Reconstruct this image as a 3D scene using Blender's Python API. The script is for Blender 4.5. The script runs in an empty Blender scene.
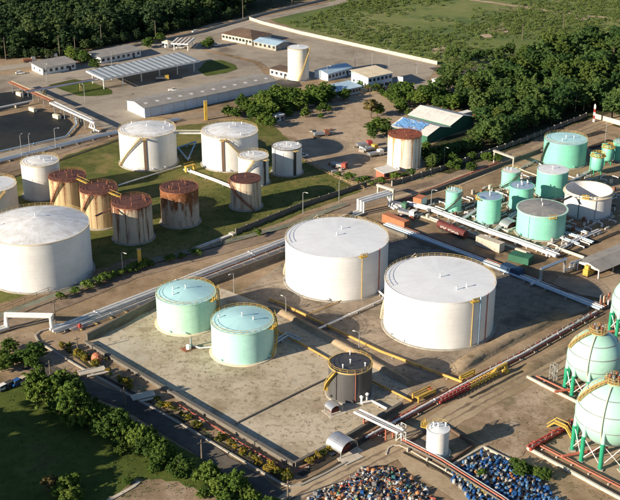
import bpy, math, random
import numpy as np
from mathutils import Vector
R = math.radians
random.seed(7)
rng = np.random.default_rng(7)
S = bpy.context.scene
COL = S.collection

# ------------------------------------------------------------------ camera, sky, sun, exposure
CAM_H, FOC, PITCH = 150.0, 1150.0, R(23.7)
cam = bpy.data.cameras.new('camera'); camo = bpy.data.objects.new('camera', cam); COL.objects.link(camo)
camo.location = (0, 0, CAM_H); camo.rotation_euler = (R(90) - PITCH, 0, 0)
cam.sensor_fit = 'HORIZONTAL'; cam.sensor_width = 36; cam.lens = 36 * FOC / 620
cam.clip_start = 1; cam.clip_end = 6000
S.camera = camo
SUN_EL, SUN_TO = R(18.9), R(30)          # shadows run towards +30 degrees from the x axis
w = bpy.data.worlds.new('World'); S.world = w; w.use_nodes = True
nt = w.node_tree; nt.nodes.clear()
sky = nt.nodes.new('ShaderNodeTexSky'); sky.sky_type = 'NISHITA'; sky.sun_disc = False
sky.sun_elevation = SUN_EL
sky.air_density = 0.9; sky.dust_density = 0.3; sky.ozone_density = 3.0
sky.sun_rotation = R(90) - (SUN_TO + math.pi)
bgn = nt.nodes.new('ShaderNodeBackground'); bgn.inputs[1].default_value = 0.062
wo = nt.nodes.new('ShaderNodeOutputWorld')
nt.links.new(sky.outputs[0], bgn.inputs[0]); nt.links.new(bgn.outputs[0], wo.inputs[0])
sl = bpy.data.lights.new('sun', 'SUN'); sl.energy = 5.0; sl.angle = R(0.5); sl.color = (1.0, 0.86, 0.66)
so = bpy.data.objects.new('sun', sl); COL.objects.link(so)
sd = Vector((math.cos(SUN_TO) * math.cos(SUN_EL), math.sin(SUN_TO) * math.cos(SUN_EL), -math.sin(SUN_EL)))
so.rotation_euler = sd.to_track_quat('-Z', 'Y').to_euler(); so.location = (-200, -100, 200)
S.view_settings.view_transform = 'Standard'; S.view_settings.look = 'None'
S.view_settings.gamma = 1; S.view_settings.use_curve_mapping = False
S.view_settings.exposure = 0.95
S.cycles.max_bounces = 5; S.cycles.diffuse_bounces = 3; S.cycles.transparent_max_bounces = 4
S.cycles.use_denoising = True

# ------------------------------------------------------------------ image pixel position -> ground metres, projected through the camera
def G(u, v, z=0.0):
    a = (u - 310) / FOC; b = (250 - v) / FOC
    c, s = math.cos(PITCH), math.sin(PITCH)
    t = (z - CAM_H) / (-s + b * c)
    return (a * t, (c + b * s) * t, z)
def GG(pts, z=0.0): return [G(u, v, z) for u, v in pts]

# ------------------------------------------------------------------ materials
class NT:
    def __init__(s, name):
        s.m = bpy.data.materials.new(name); s.m.use_nodes = True
        s.t = s.m.node_tree; s.p = s.t.nodes['Principled BSDF']
    def n(s, typ, **kw):
        nd = s.t.nodes.new('ShaderNode' + typ)
        for k, v in kw.items(): setattr(nd, k, v)
        return nd
    def l(s, a, b): s.t.links.new(a, b)
    def math(s, op, a, b=None, clamp=False):
        nd = s.n('Math', operation=op); nd.use_clamp = clamp
        for i, x in enumerate((a, b)):
            if x is None: continue
            if isinstance(x, (int, float)): nd.inputs[i].default_value = x
            else: s.l(x, nd.inputs[i])
        return nd.outputs[0]
    def coords(s, obj=False):
        if obj: return s.n('TexCoord').outputs['Object']
        return s.n('NewGeometry').outputs['Position']
    def noise(s, vec, scale, detail=4, rough=.55):
        nd = s.n('TexNoise'); nd.inputs['Scale'].default_value = scale
        nd.inputs['Detail'].default_value = detail; nd.inputs['Roughness'].default_value = rough
        s.l(vec, nd.inputs['Vector']); return nd.outputs[0]
    def ramp(s, fac, stops):
        nd = s.n('ValToRGB'); e = nd.color_ramp.elements
        while len(e) < len(stops): e.new(.5)
        for x, (p, c) in zip(e, stops):
            x.position = p; x.color = (*c, 1) if len(c) == 3 else c
        s.l(fac, nd.inputs[0]); return nd.outputs[0]
    def mix(s, fac, a, b, mode='MIX'):
        nd = s.n('Mix', data_type='RGBA', blend_type=mode)
        if isinstance(fac, (int, float)): nd.inputs[0].default_value = fac
        else: s.l(fac, nd.inputs[0])
        for i, x in ((6, a), (7, b)):
            if isinstance(x, tuple): nd.inputs[i].default_value = (*x, 1)
            else: s.l(x, nd.inputs[i])
        return nd.outputs[2]
    def bump(s, h, strength=.3, dist=.1):
        nd = s.n('Bump'); nd.inputs['Strength'].default_value = strength; nd.inputs['Distance'].default_value = dist
        s.l(h, nd.inputs['Height']); s.l(nd.outputs[0], s.p.inputs['Normal'])
    def fin(s, col, rough=.8, metal=0, spec=.3):
        if isinstance(col, tuple): s.p.inputs['Base Color'].default_value = (*col, 1)
        else: s.l(col, s.p.inputs['Base Color'])
        s.p.inputs['Roughness'].default_value = rough; s.p.inputs['Metallic'].default_value = metal
        s.p.inputs['Specular IOR Level'].default_value = spec
        return s.m
def sc3(c, k): return tuple(min(1, x * k) for x in c)
def g_mat(name, cols, s1=.03, s2=.4, bump=.3, rough=.95, spots=None, lo=.39, hi=.61):
    """ground: two scales of patchiness between the given colours, plus optional stains"""
    m = NT(name); p = m.coords()
    a = m.noise(p, s1, 5, .6); b = m.noise(p, s2, 5, .65); c = m.noise(p, s2 * 6, 3)
    f = m.math('ADD', m.math('MULTIPLY', a, .55), m.math('ADD', m.math('MULTIPLY', b, .3), m.math('MULTIPLY', c, .15)))
    n = len(cols)
    col = m.ramp(f, [(lo + (hi - lo) * i / (n - 1), cc) for i, cc in enumerate(cols)])
    if spots:
        for sc_, colr, t0, t1 in spots:
            k = m.ramp(m.noise(p, sc_, 4, .6), [(t0, (0, 0, 0)), (t1, (1, 1, 1))])
            col = m.mix(k, col, colr)
    m.bump(m.math('ADD', b, m.math('MULTIPLY', c, .4)), bump, .25)
    return m.fin(col, rough, 0, .15)
def p_mat(name, col, var=.12, scale=.6, rough=.55, metal=0, dirt=None, dk=.35, spec=.35):
    """paint or plain stuff with faint patchiness and an optional dirt tone"""
    m = NT(name); p = m.coords(True)
    f = m.noise(p, scale, 4)
    c = m.ramp(f, [(.3, sc3(col, 1 - var)), (.7, sc3(col, 1 + var))])
    if dirt:
        k = m.ramp(m.noise(p, scale * 2.7, 5, .65), [(.5, (0, 0, 0)), (.8, (dk, dk, dk))])
        c = m.mix(k, c, dirt)
    return m.fin(c, rough, metal, spec)
def shell_mat(name, col, streak, amount=.25, top=.0, freq=5.0, rough=.45, zs=.05, h=12., seam=.045, lo=.5, hi=.72):
    """tank shell: paint with vertical run-down streaks, plate courses and grime; top > 0 adds rust hanging from the rim"""
    m = NT(name); p = m.coords(True)
    sp = m.n('SeparateXYZ'); m.l(p, sp.inputs[0])
    ang = m.math('ARCTAN2', sp.outputs[1], sp.outputs[0])
    cb = m.n('CombineXYZ'); m.l(m.math('MULTIPLY', ang, freq), cb.inputs[0]); m.l(m.math('MULTIPLY', sp.outputs[2], zs), cb.inputs[2])
    st = m.noise(cb.outputs[0], 1.0, 5, .7)
    pa = m.noise(p, .25, 4)
    k = m.ramp(st, [(lo, (0, 0, 0)), (hi, (1, 1, 1))])
    k = m.math('MULTIPLY', k, amount)
    if top:
        zz = m.math('DIVIDE', sp.outputs[2], h)
        t = m.math('ADD', m.math('MULTIPLY', m.math('SUBTRACT', st, .5), 2.2), m.math('SUBTRACT', zz, 1.0 - top))
        t = m.math('MULTIPLY', m.math('ADD', t, m.math('MULTIPLY', m.math('SUBTRACT', pa, .5), .8)), 3.0, True)
        k = m.math('MAXIMUM', k, t)
    base = m.ramp(pa, [(.3, sc3(col, .9)), (.7, sc3(col, 1.04))])
    # plate courses: thin horizontal weld seams every 2.4 m
    fr = m.math('FRACT', m.math('DIVIDE', sp.outputs[2], 2.4))
    se = m.math('MULTIPLY', m.math('LESS_THAN', fr, .05), seam * 6)
    base = m.mix(se, base, sc3(col, .62))
    rc = m.ramp(m.noise(p, 1.3, 4), [(.35, sc3(streak, .6)), (.65, sc3(streak, 1.35))])
    c = m.mix(k, base, rc)
    fine = m.noise(p, 2.2, 4)
    m.bump(fine, .06, .05)
    return m.fin(c, rough, 0, .4)
def roof_mat(name, col, col2, rough=.5, amt=.6, scale=.22, radial=True):
    """tank roof: sheet with radial wash marks and patches of dirt"""
    m = NT(name); p = m.coords(True)
    sp = m.n('SeparateXYZ'); m.l(p, sp.inputs[0])
    ang = m.math('ARCTAN2', sp.outputs[1], sp.outputs[0])
    cb = m.n('CombineXYZ'); m.l(m.math('MULTIPLY', ang, 4.0), cb.inputs[0])
    rr = m.n('VectorMath', operation='LENGTH'); m.l(p, rr.inputs[0]); m.l(m.math('MULTIPLY', rr.outputs['Value'], .12), cb.inputs[1])
    rad = m.noise(cb.outputs[0], 1.2, 4, .6); pat = m.noise(p, scale, 6, .68)
    f = m.math('ADD', m.math('MULTIPLY', rad, .4), m.math('MULTIPLY', pat, .6))
    k = m.math('MULTIPLY', m.ramp(f, [(.42, (0, 0, 0)), (.66, (1, 1, 1))]), amt)
    c = m.mix(k, sc3(col, 1), col2)
    m.bump(m.noise(p, .8, 3), .15, .08)
    return m.fin(c, rough, 0, .4)
def leaf_mat(name, c1, c2, c3):
    m = NT(name); p = m.coords()
    oi = m.n('ObjectInfo')
    f = m.math('ADD', m.math('MULTIPLY', oi.outputs['Random'], .55), m.math('MULTIPLY', m.noise(p, .55, 3), .45))
    c = m.ramp(f, [(.15, c1), (.5, c2), (.85, c3)])
    m.fin(c, .7, 0, .2)
    tr = m.n('BsdfTranslucent'); m.l(c, tr.inputs[0])
    mx = m.n('MixShader'); mx.inputs[0].default_value = .3
    out = m.t.nodes['Material Output']
    m.l(m.p.outputs[0], mx.inputs[1]); m.l(tr.outputs[0], mx.inputs[2]); m.l(mx.outputs[0], out.inputs[0])
    return m.m

M = {}
M['ground'] = g_mat('dirt_ground', [(.15, .105, .065), (.28, .20, .125), (.38, .285, .19)], .02, .25, spots=[(.06, (.12, .10, .05), .58, .75), (1.1, (.16, .115, .07), .6, .72)])
M['lot'] = g_mat('sandy_lot', [(.23, .17, .115), (.36, .275, .19), (.46, .36, .255)], .03, .22, spots=[(.05, (.27, .20, .135), .55, .7), (.9, (.26, .195, .13), .6, .75)])
M['yard'] = g_mat('bleached_concrete_yard', [(.29, .235, .16), (.45, .385, .285), (.54, .47, .37)], .04, .2, spots=[(.1, (.27, .21, .135), .55, .70), (.045, (.25, .195, .12), .60, .72), (.7, (.25, .21, .15), .54, .66), (1.9, (.24, .20, .14), .6, .68), (.03, (.50, .46, .38), .58, .72)])
M['bund'] = g_mat('brown_bund_floor', [(.17, .135, .10), (.28, .225, .17), (.35, .29, .225)], .05, .4, spots=[(.08, (.13, .105, .08), .54, .66), (.8, (.16, .13, .10), .55, .66), (.035, (.36, .31, .25), .58, .7)])
M['lawn'] = g_mat('mown_lawn', [(.06, .072, .018), (.12, .125, .034), (.20, .165, .06)], .03, .3, .5, spots=[(.045, (.23, .17, .075), .56, .74), (.11, (.065, .09, .02), .55, .7)])
M['dlawn'] = g_mat('rank_lawn', [(.045, .065, .012), (.075, .10, .02), (.12, .14, .034)], .03, .3, .5, spots=[(.06, (.09, .075, .03), .6, .75)])
M['field'] = g_mat('scrub_grassland', [(.10, .135, .040), (.145, .175, .055), (.21, .21, .09)], .012, .09, .5, spots=[(.02, (.24, .19, .12), .64, .74), (.03, (.08, .125, .042), .52, .66)])
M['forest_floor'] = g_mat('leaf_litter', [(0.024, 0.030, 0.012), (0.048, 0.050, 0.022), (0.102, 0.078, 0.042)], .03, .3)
M['asphalt'] = g_mat('worn_asphalt', [(.05, .046, .042), (.085, .076, .066), (.14, .12, .095)], .03, .35, .15, spots=[(.09, (.15, .13, .105), .6, .75)])
M['paving'] = g_mat('grey_paving', [(.21, .175, .14), (.32, .275, .22), (.38, .33, .27)], .02, .2, .15, spots=[(.05, (.17, .14, .11), .56, .7), (.4, (.22, .185, .15), .58, .74)])
M['dirt_road'] = g_mat('packed_dirt_road', [(.25, .185, .115), (.38, .295, .195), (.47, .375, .26)], .03, .3, .25, spots=[(.12, (.21, .155, .095), .58, .74), (1.2, (.25, .19, .12), .58, .72)])
M['worn'] = g_mat('worn_reddish_lot', [(.15, .115, .065), (.27, .195, .13), (.44, .345, .26)], .05, .3, spots=[(.09, (.13, .115, .06), .57, .7), (.9, (.17, .125, .08), .58, .72)])
M['shoulder'] = g_mat('mossy_concrete', [(.13, .14, .10), (.20, .205, .155), (.26, .255, .20)], .05, .4, .2)
M['shade_ground'] = g_mat('shaded_dark_ground', [(.012, .014, .015), (.022, .024, .024), (.04, .036, .03)], .03, .3, .1, .6)  # near-black tone standing in for shaded ground
M['trackbed'] = g_mat('brown_trackbed', [(.15, .11, .08), (.24, .18, .13), (.32, .25, .18)], .04, .5, .4)
M['concrete'] = p_mat('grey_concrete', (.34, .32, .28), .2, .5, .9, 0, (.14, .12, .10), .7)
M['dkconcrete'] = p_mat('stained_concrete', (.15, .135, .115), .3, .35, .95, 0, (.045, .04, .036), .9)
M['kerb'] = p_mat('pale_kerb', (.50, .45, .37), .15, .5, .9, 0, (.25, .2, .15), .5)
M['creamwall'] = p_mat('cream_wall', (.68, .58, .42), .12, .2, .8, 0, (.4, .33, .25), .5)
M['white'] = p_mat('white_paint', (.78, .77, .74), .06, .5, .5, 0, (.45, .42, .36), .35)
M['whitepipe'] = p_mat('white_pipe_jacket', (.72, .71, .69), .08, .3, .4, 0, (.36, .32, .27), .6)
M['alupipe'] = p_mat('aluminium_jacket', (.62, .63, .64), .1, .3, .32, .75, (.3, .28, .25), .4)
M['blue_pipe'] = p_mat('pale_blue_pipe', (.34, .47, .60), .1, .5, .5)
M['yellow'] = p_mat('yellow_paint', (.52, .34, .06), .15, .5, .6, 0, (.25, .15, .06), .6)
M['paleyellow'] = p_mat('faded_yellow_paint', (.46, .34, .14), .15, .5, .65, 0, (.35, .25, .12), .5)
M['orange'] = p_mat('orange_pipe_paint', (.52, .29, .07), .2, .25, .6, 0, (.32, .17, .06), .55)
M['red'] = p_mat('red_paint', (.36, .05, .04), .25, .5, .6)
M['redpipe'] = p_mat('faded_red_pipe', (.42, .12, .08), .2, .3, .65, 0, (.25, .14, .09), .5)
M['maroon'] = p_mat('maroon_paint', (.11, .028, .026), .15, .5, .65)
M['containerorange'] = p_mat('orange_container_paint', (.44, .16, .08), .12, .4, .6, 0, (.3, .12, .06), .4)
M['rustred'] = p_mat('rust_red_steel', (.24, .095, .055), .3, .5, .85, 0, (.10, .045, .03), .7)
M['green'] = p_mat('dark_green_cladding', (.03, .12, .075), .15, .3, .65)
M['leggreen'] = p_mat('green_leg_paint', (.02, .27, .15), .12, .5, .55)
M['steel'] = p_mat('galvanised_steel', (.40, .41, .42), .12, .5, .5, .6)
M['dark'] = p_mat('dark_steel', (.055, .053, .05), .2, .5, .7)
M['rubber'] = p_mat('rubber', (.02, .02, .02), .1, 2, .9)
M['timber'] = p_mat('grey_timber_pole', (.16, .13, .10), .2, .5, .9)
M['glass'] = p_mat('window_glass', (.03, .04, .05), .1, 1, .12, 0, spec=.6)
M['blue'] = p_mat('blue_plastic', (.03, .15, .42), .2, 2, .5)
M['navy'] = p_mat('navy_paint', (.02, .05, .11), .2, .5, .6)
M['ditch_shade'] = g_mat('ditch_and_shade', [(.03, .027, .022), (.05, .044, .035), (.08, .068, .05)], .1, .6, .4)  # dark tone for ditches and for painted shadows of pipes and walls
M['skyroof'] = p_mat('pale_blue_roof', (.36, .50, .62), .1, .3, .5, 0, (.25, .3, .34), .5)
M['tarp'] = p_mat('blue_tarpaulin', (.12, .27, .52), .3, .5, .6)
M['greyroof'] = p_mat('grey_sheet_roof', (.27, .255, .235), .12, .2, .7, 0, (.14, .12, .10), .6)
M['brownroof'] = p_mat('brown_tile_roof', (.13, .085, .06), .2, .3, .85, 0, (.07, .05, .04), .6)
M['whitegrey'] = p_mat('weathered_white_sheet', (.60, .59, .56), .1, .2, .6, 0, (.32, .29, .25), .6)
M['panel_a'] = p_mat('pale_roof_sheet', (.47, .50, .52), .08, .2, .45, .2)
M['panel_b'] = p_mat('slate_roof_sheet', (.21, .25, .28), .1, .2, .45, .2)
M['bluewall'] = p_mat('sky_tinted_cladding', (.62, .72, .80), .08, .15, .6, 0, (.45, .50, .54), .5)  # bright blue carries the skylight on the shaded warehouse wall
M['tan'] = p_mat('tan_plaster', (.52, .43, .30), .1, .3, .85)
M['berm'] = g_mat('earth_berm', [(.19, .14, .085), (.31, .235, .155), (.39, .305, .21)], .05, .5, .5, spots=[(.2, (.16, .12, .07), .56, .7)])
M['rubble'] = g_mat('rubble', [(.10, .08, .06), (.24, .19, .14), (.36, .30, .23)], .3, 1.2, .8)
for nm, c in dict(drum_blue=(.022, .10, .30), drum_sky=(.10, .22, .38), drum_white=(.55, .54, .50), drum_orange=(.42, .17, .06),
                  drum_yellow=(.46, .34, .09), drum_green=(.06, .16, .10), drum_black=(.025, .025, .03), drum_red=(.30, .07, .05),
                  drum_grey=(.28, .27, .26), drum_teal=(.06, .22, .24), drum_rust=(.22, .11, .06)).items():
    M[nm] = p_mat(nm, c, .25, 1.5, .55, 0, sc3(c, .4), .6)  # drum tones darkened to carry the deep shade of the drum yard
WHITE, GRIME = (.69, .69, .68), (.42, .37, .30)
M['sh_white'] = shell_mat('white_shell', WHITE, GRIME, .28)
M['sh_big'] = shell_mat('big_white_shell', (.69, .69, .69), (.50, .48, .44), .14, freq=8)
M['sh_cream'] = shell_mat('cream_shell', (.76, .72, .63), (.50, .34, .17), .45, .10, 5)
M['sh_slim'] = shell_mat('pale_cream_shell', (.74, .71, .62), (.52, .38, .20), .35, 0, 4)
M['sh_mint'] = shell_mat('pale_mint_shell', (.45, .70, .57), (.36, .54, .38), .6, 0, 9)
M['sh_aqua'] = shell_mat('pale_aqua_shell', (.40, .70, .64), (.36, .60, .54), .5, 0, 9)
M['sh_teal'] = shell_mat('mint_shell', (.25, .63, .49), (.24, .48, .37), .35, 0, 7)
M['sh_teal2'] = shell_mat('teal_shell', (.20, .59, .44), (.20, .44, .32), .35, 0, 7)
M['sh_dark'] = shell_mat('black_shell', (.075, .075, .078), (.13, .125, .12), .5, 0, 9, .55)
M['sh_rusta'] = shell_mat('rust_streaked_shell', (.56, .47, .35), (.15, .055, .028), .95, .26, 4.2, .85, .03, lo=.52, hi=.60)
M['sh_rustb'] = shell_mat('tan_rust_shell', (.50, .385, .23), (.17, .075, .035), .9, .20, 6, .85, .02, lo=.49, hi=.62)
M['sh_rustc'] = shell_mat('heavy_rust_shell', (.52, .43, .33), (.20, .075, .028), .75, .60, 3.2, .85, .12, lo=.5, hi=.66)
M['sh_rustd'] = shell_mat('faded_rust_shell', (.56, .48, .37), (.24, .11, .045), .85, .16, 4, .85, .05, lo=.48, hi=.64)
M['sh_stripe'] = shell_mat('rust_banded_white_shell', (.74, .70, .61), (.44, .19, .05), .95, .14, 4.0, .7, .012, lo=.53, hi=.60)
M['rf_white'] = roof_mat('white_roof', (.74, .77, .80), (.52, .52, .52), .5, .7)
M['rf_big'] = roof_mat('big_white_roof', (.76, .79, .82), (.62, .63, .64), .55, .8, .12)
M['rf_dirty'] = roof_mat('blotched_white_roof', (.76, .78, .80), (.42, .39, .35), .5, .8, .35)
M['rf_teal'] = roof_mat('teal_roof', (.46, .74, .76), (.33, .58, .62), .4, .6)
M['rf_blue'] = roof_mat('blue_grey_roof', (.30, .40, .52), (.22, .29, .38), .35, .7, .6)
M['rf_grey'] = roof_mat('grey_patch_roof', (.20, .20, .20), (.38, .36, .33), .7, .7, .35)
M['rf_dark'] = roof_mat('black_roof', (.04, .042, .048), (.09, .085, .08), .4, .6, .4)
M['rf_rust'] = roof_mat('rust_roof', (.12, .045, .033), (.04, .02, .02), .85, .8, .5)
M['rf_rust2'] = roof_mat('bright_rust_roof', (.28, .075, .035), (.11, .03, .02), .85, .8, .5)
M['leaf_forest'] = leaf_mat('forest_leaf', (.034, .068, .030), (.060, .104, .036), (.105, .145, .046))
M['leaf_lush'] = leaf_mat('lush_leaf', (.05, .10, .020), (.095, .165, .028), (.16, .22, .040))
M['leaf_scrub'] = leaf_mat('scrub_leaf', (.040, .085, .024), (.072, .130, .032), (.125, .175, .045))
M['leaf_field'] = leaf_mat('field_scrub_leaf', (.075, .115, .030), (.105, .155, .040), (.15, .19, .055))
M['leaf_yellow'] = leaf_mat('yellow_croton_leaf', (.08, .11, .02), (.20, .18, .025), (.36, .25, .03))
M['leaf_dry'] = leaf_mat('dry_leaf', (.12, .10, .035), (.17, .135, .05), (.20, .16, .06))
M['leaf_wood2'] = leaf_mat('olive_leaf', (.042, .085, .018), (.080, .130, .026), (.13, .172, .038))
M['leaf_wood3'] = leaf_mat('blue_green_leaf', (.028, .070, .020), (.055, .115, .030), (.095, .155, .042))
M['bark'] = p_mat('bark', (.11, .085, .06), .25, .8, .95)

# ------------------------------------------------------------------ mesh helpers
class MB:
    def __init__(s): s.v = []; s.f = []
    def add(s, vs, fs):
        b = len(s.v); s.v += [tuple(map(float, x)) for x in vs]; s.f += [tuple(b + i for i in f) for f in fs]; return s
    def box(s, c, size, rz=0.0, tilt=0.0):
        """box standing on c (its base centre), size = length, width, height"""
        lx, ly, lz = size[0] / 2, size[1] / 2, size[2]; ca, sa = math.cos(rz), math.sin(rz)
        vs = []
        for z in (0, lz):
            for x, y in ((-lx, -ly), (lx, -ly), (lx, ly), (-lx, ly)):
                vs.append((c[0] + x * ca - y * sa, c[1] + x * sa + y * ca, c[2] + z + x * tilt))
        return s.add(vs, [(3, 2, 1, 0), (4, 5, 6, 7), (0, 1, 5, 4), (1, 2, 6, 5), (2, 3, 7, 6), (3, 0, 4, 7)])
    def tube(s, pts, r, n=8, closed=False):
        P = [Vector(p) for p in pts]; k = len(P); rings = []
        if closed: d0 = (P[1] - P[0]).normalized()
        else: d0 = (P[1] - P[0]).normalized()
        a = Vector((0, 0, 1)) if abs(d0.z) < .9 else Vector((1, 0, 0))
        nn = d0.cross(a).normalized(); bb = d0.cross(nn)
        ring = [P[0] + r * (math.cos(2 * math.pi * i / n) * nn + math.sin(2 * math.pi * i / n) * bb) for i in range(n)]
        rings.append(ring)
        for i in range(1, k):
            d = (P[i] - P[i - 1]).normalized()
            pl = d
            if i < k - 1:
                e = (P[i + 1] - P[i]).normalized(); pl = d + e
                pl = pl.normalized() if pl.length > .2 else d
            den = d.dot(pl)
            ring = [q + d * ((P[i] - q).dot(pl) / den) for q in rings[-1]]
            rings.append(ring)
        vs = [q for rg in rings for q in rg]; fs = []
        for i in range(k - 1):
            for j in range(n):
                j2 = (j + 1) % n; fs.append((i * n + j, i * n + j2, (i + 1) * n + j2, (i + 1) * n + j))
        fs.append(tuple(range(n - 1, -1, -1))); fs.append(tuple((k - 1) * n + j for j in range(n)))
        return s.add(vs, fs)
    def lathe(s, prof, c=(0, 0, 0), n=48, a0=0.0, a1=None):
        full = a1 is None; a1 = a0 + 2 * math.pi if full else a1
        m = n if full else n + 1; vs = []
        for r, z in prof:
            for i in range(m):
                t = a0 + (a1 - a0) * i / n
                vs.append((c[0] + r * math.cos(t), c[1] + r * math.sin(t), c[2] + z))
        fs = []
        for q in range(len(prof) - 1):
            for i in range(n):
                j = (i + 1) % m; fs.append((q * m + i, q * m + j, (q + 1) * m + j, (q + 1) * m + i))
        return s.add(vs, fs)
    def quad(s, a, b, c, d): return s.add([a, b, c, d], [(0, 1, 2, 3)])
    def slab(s, top, th):
        """closed plate from an outline of top points, th thick downwards"""
        n = len(top); bot = [(p[0], p[1], p[2] - th) for p in top]
        return s.add(list(top) + bot, [tuple(range(n)), tuple(range(2 * n - 1, n - 1, -1))] + [(i, i + n, (i + 1) % n + n, (i + 1) % n) for i in range(n)])
    def prism(s, base, h): return s.slab([(p[0], p[1], p[2] + h) for p in base], h)
    def mesh(s, name, mat, smooth=False):
        me = bpy.data.meshes.new(name); me.from_pydata(s.v, [], s.f); me.materials.append(M[mat] if isinstance(mat, str) else mat)
        if smooth: me.polygons.foreach_set('use_smooth', [True] * len(me.polygons))
        me.update(); return me
    def build(s, name, mat, parent=None, smooth=False, world=True):
        if parent is not None and world:
            o = org(parent); s.v = [(x - o[0], y - o[1], z - o[2]) for x, y, z in s.v]
        return put(name, s.mesh(name, mat, smooth), parent)
ORG = {}
def org(o): return ORG.get(o.name, (0, 0, 0))
def put(name, me, parent=None, loc=(0, 0, 0), rz=0.0, scale=None):
    ob = bpy.data.objects.new(name, me); COL.objects.link(ob); ob.location = loc; ob.rotation_euler = (0, 0, rz)
    if scale: ob.scale = scale
    if parent is not None:
        ob.parent = parent; a = org(parent); ORG[ob.name] = (a[0] + loc[0], a[1] + loc[1], a[2] + loc[2])
    return ob
def tag(o, label=None, cat=None, group=None, kind=None):
    for k, v in (('label', label), ('category', cat), ('group', group), ('kind', kind)):
        if v: o[k] = v
    return o
def thing(name, label, cat, loc=(0, 0, 0), group=None, rz=0.0):
    o = bpy.data.objects.new(name, None); COL.objects.link(o); o.location = loc; o.rotation_euler = (0, 0, rz)
    o.empty_display_size = .5; ORG[o.name] = tuple(loc)
    return tag(o, label, cat, group)
def copy_tree(o, parent=None):
    c = o.copy(); COL.objects.link(c); c.parent = parent
    for ch in list(o.children): copy_tree(ch, c)
    return c
def local(b):
    return b
def dirv(a, b):
    d = Vector((b[0] - a[0], b[1] - a[1], 0)); return d.normalized()
def ang(a, b): return math.atan2(b[1] - a[1], b[0] - a[0])
def lerp(a, b, t): return tuple(a[i] + (b[i] - a[i]) * t for i in range(3))
def offset_path(P, o):
    """parallel line o metres to the left; upright legs keep the bearing of their neighbours"""
    Q = []; D = []
    for a, c in zip(P[:-1], P[1:]):
        d = Vector((c[0] - a[0], c[1] - a[1])); D.append(d.normalized() if d.length > .01 else None)
    for i in range(1, len(D)):
        if D[i] is None: D[i] = D[i - 1]
    for i in range(len(D) - 2, -1, -1):
        if D[i] is None: D[i] = D[i + 1]
    for i, p in enumerate(P):
        ds = D[max(0, i - 1):i + 1] if 0 < i < len(P) - 1 else [D[0] if i == 0 else D[-1]]
        ns = [Vector((-d.y, d.x)) for d in ds]; n = sum(ns, Vector((0, 0)))
        n = n.normalized() if n.length > .1 else ns[0]
        k = 1 / max(.5, n.dot(ns[0]))
        Q.append((p[0] + n.x * o * k, p[1] + n.y * o * k, p[2]))
    return Q
def dense(P, step, jit=0.0, closed=False, seed=0):
    r = random.Random(seed); Q = []
    L = list(P) + ([P[0]] if closed else [])
    for a, b in zip(L[:-1], L[1:]):
        n = max(1, int(math.dist(a, b) / step))
        for i in range(n):
            q = lerp(a, b, i / n)
            if jit and (i or closed): q = (q[0] + r.uniform(-jit, jit), q[1] + r.uniform(-jit, jit), q[2])
            Q.append(q)
    if not closed: Q.append(L[-1])
    return Q
ZL = [0.004]
def sheet(name, px, mat, jit=.5, step=3.0, z=None):
    """a surface laid on the ground; each later sheet lies a little above the one before"""
    ZL[0] += .004; zz = ZL[0] if z is None else z
    P = dense(GG(px, zz), step, jit, True, len(name) + len(px))
    import mathutils
    from mathutils.geometry import tessellate_polygon
    tris = tessellate_polygon([[Vector(p) for p in P]])
    b = MB(); b.add(P, [t for t in tris])
    me = b.mesh(name, mat)
    # faces up
    for pl in me.polygons:
        if pl.normal.z < 0: pl.flip()
    return tag(put(name, me), kind='structure')
def strip(name, px, width, mat, jit=.2, step=4.0, side=0.0):
    ZL[0] += .004
    P = dense(GG(px, ZL[0]), step); r = random.Random(len(px))
    A = offset_path(P, side + width / 2); B = offset_path(P, side - width / 2)
    b = MB()
    for i in range(len(P)):
        for q in (A[i], B[i]): b.v.append((q[0] + r.uniform(-jit, jit), q[1] + r.uniform(-jit, jit), q[2]))
    b.f = [(2 * i + 1, 2 * i + 3, 2 * i + 2, 2 * i) for i in range(len(P) - 1)]
    return tag(put(name, b.mesh(name, mat)), kind='structure')
def inside(poly, x, y):
    c = False; n = len(poly)
    for i in range(n):
        x1, y1 = poly[i][:2]; x2, y2 = poly[i - 1][:2]
        if (y1 > y) != (y2 > y) and x < (x2 - x1) * (y - y1) / (y2 - y1) + x1: c = not c
    return c
def scatter(poly, step, jit=.4, rnd=None):
    rnd = rnd or random; xs = [p[0] for p in poly]; ys = [p[1] for p in poly]; out = []
    y = min(ys); row = 0
    while y < max(ys):
        x = min(xs) + (step / 2 if row % 2 else 0)
        while x < max(xs):
            a = x + rnd.uniform(-jit, jit) * step; b_ = y + rnd.uniform(-jit, jit) * step
            if inside(poly, a, b_): out.append((a, b_))
            x += step
        y += step * .87; row += 1
    return out

# ------------------------------------------------------------------ ground and surfaces
b = MB(); b.quad((-3000, -500, 0), (3000, -500, 0), (3000, 5000, 0), (-3000, 5000, 0))
tag(b.build('ground', 'ground'), kind='structure')
sheet('forest_floor', [(-120, 64), (60, 54), (150, 39), (250, 15), (330, -6), (380, -80), (-200, -80)], 'forest_floor', 1.5, 8)
sheet('scrub_field', [(262, 17), (300, 31), (437, 63), (455, 76), (520, 95), (700, 120), (800, -80), (380, -80), (330, 3)], 'field', 1.5, 8)
sheet('woodland_floor', [(436, 78), (470, 70), (530, 48), (720, 12), (760, 130), (620, 128), (592, 118), (560, 128), (500, 155), (450, 175), (428, 170), (425, 150), (440, 140), (480, 128), (470, 112), (440, 106), (432, 90)], 'forest_floor', 1.2, 6)
sheet('paved_yard', [(-30, 80), (60, 68), (135, 52), (180, 40), (258, 19), (437, 65), (428, 80), (470, 88), (452, 96), (420, 90), (330, 78), (285, 84), (275, 88), (143, 118), (110, 132), (70, 112), (30, 92), (-30, 98)], 'paving', .5, 6)
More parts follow.
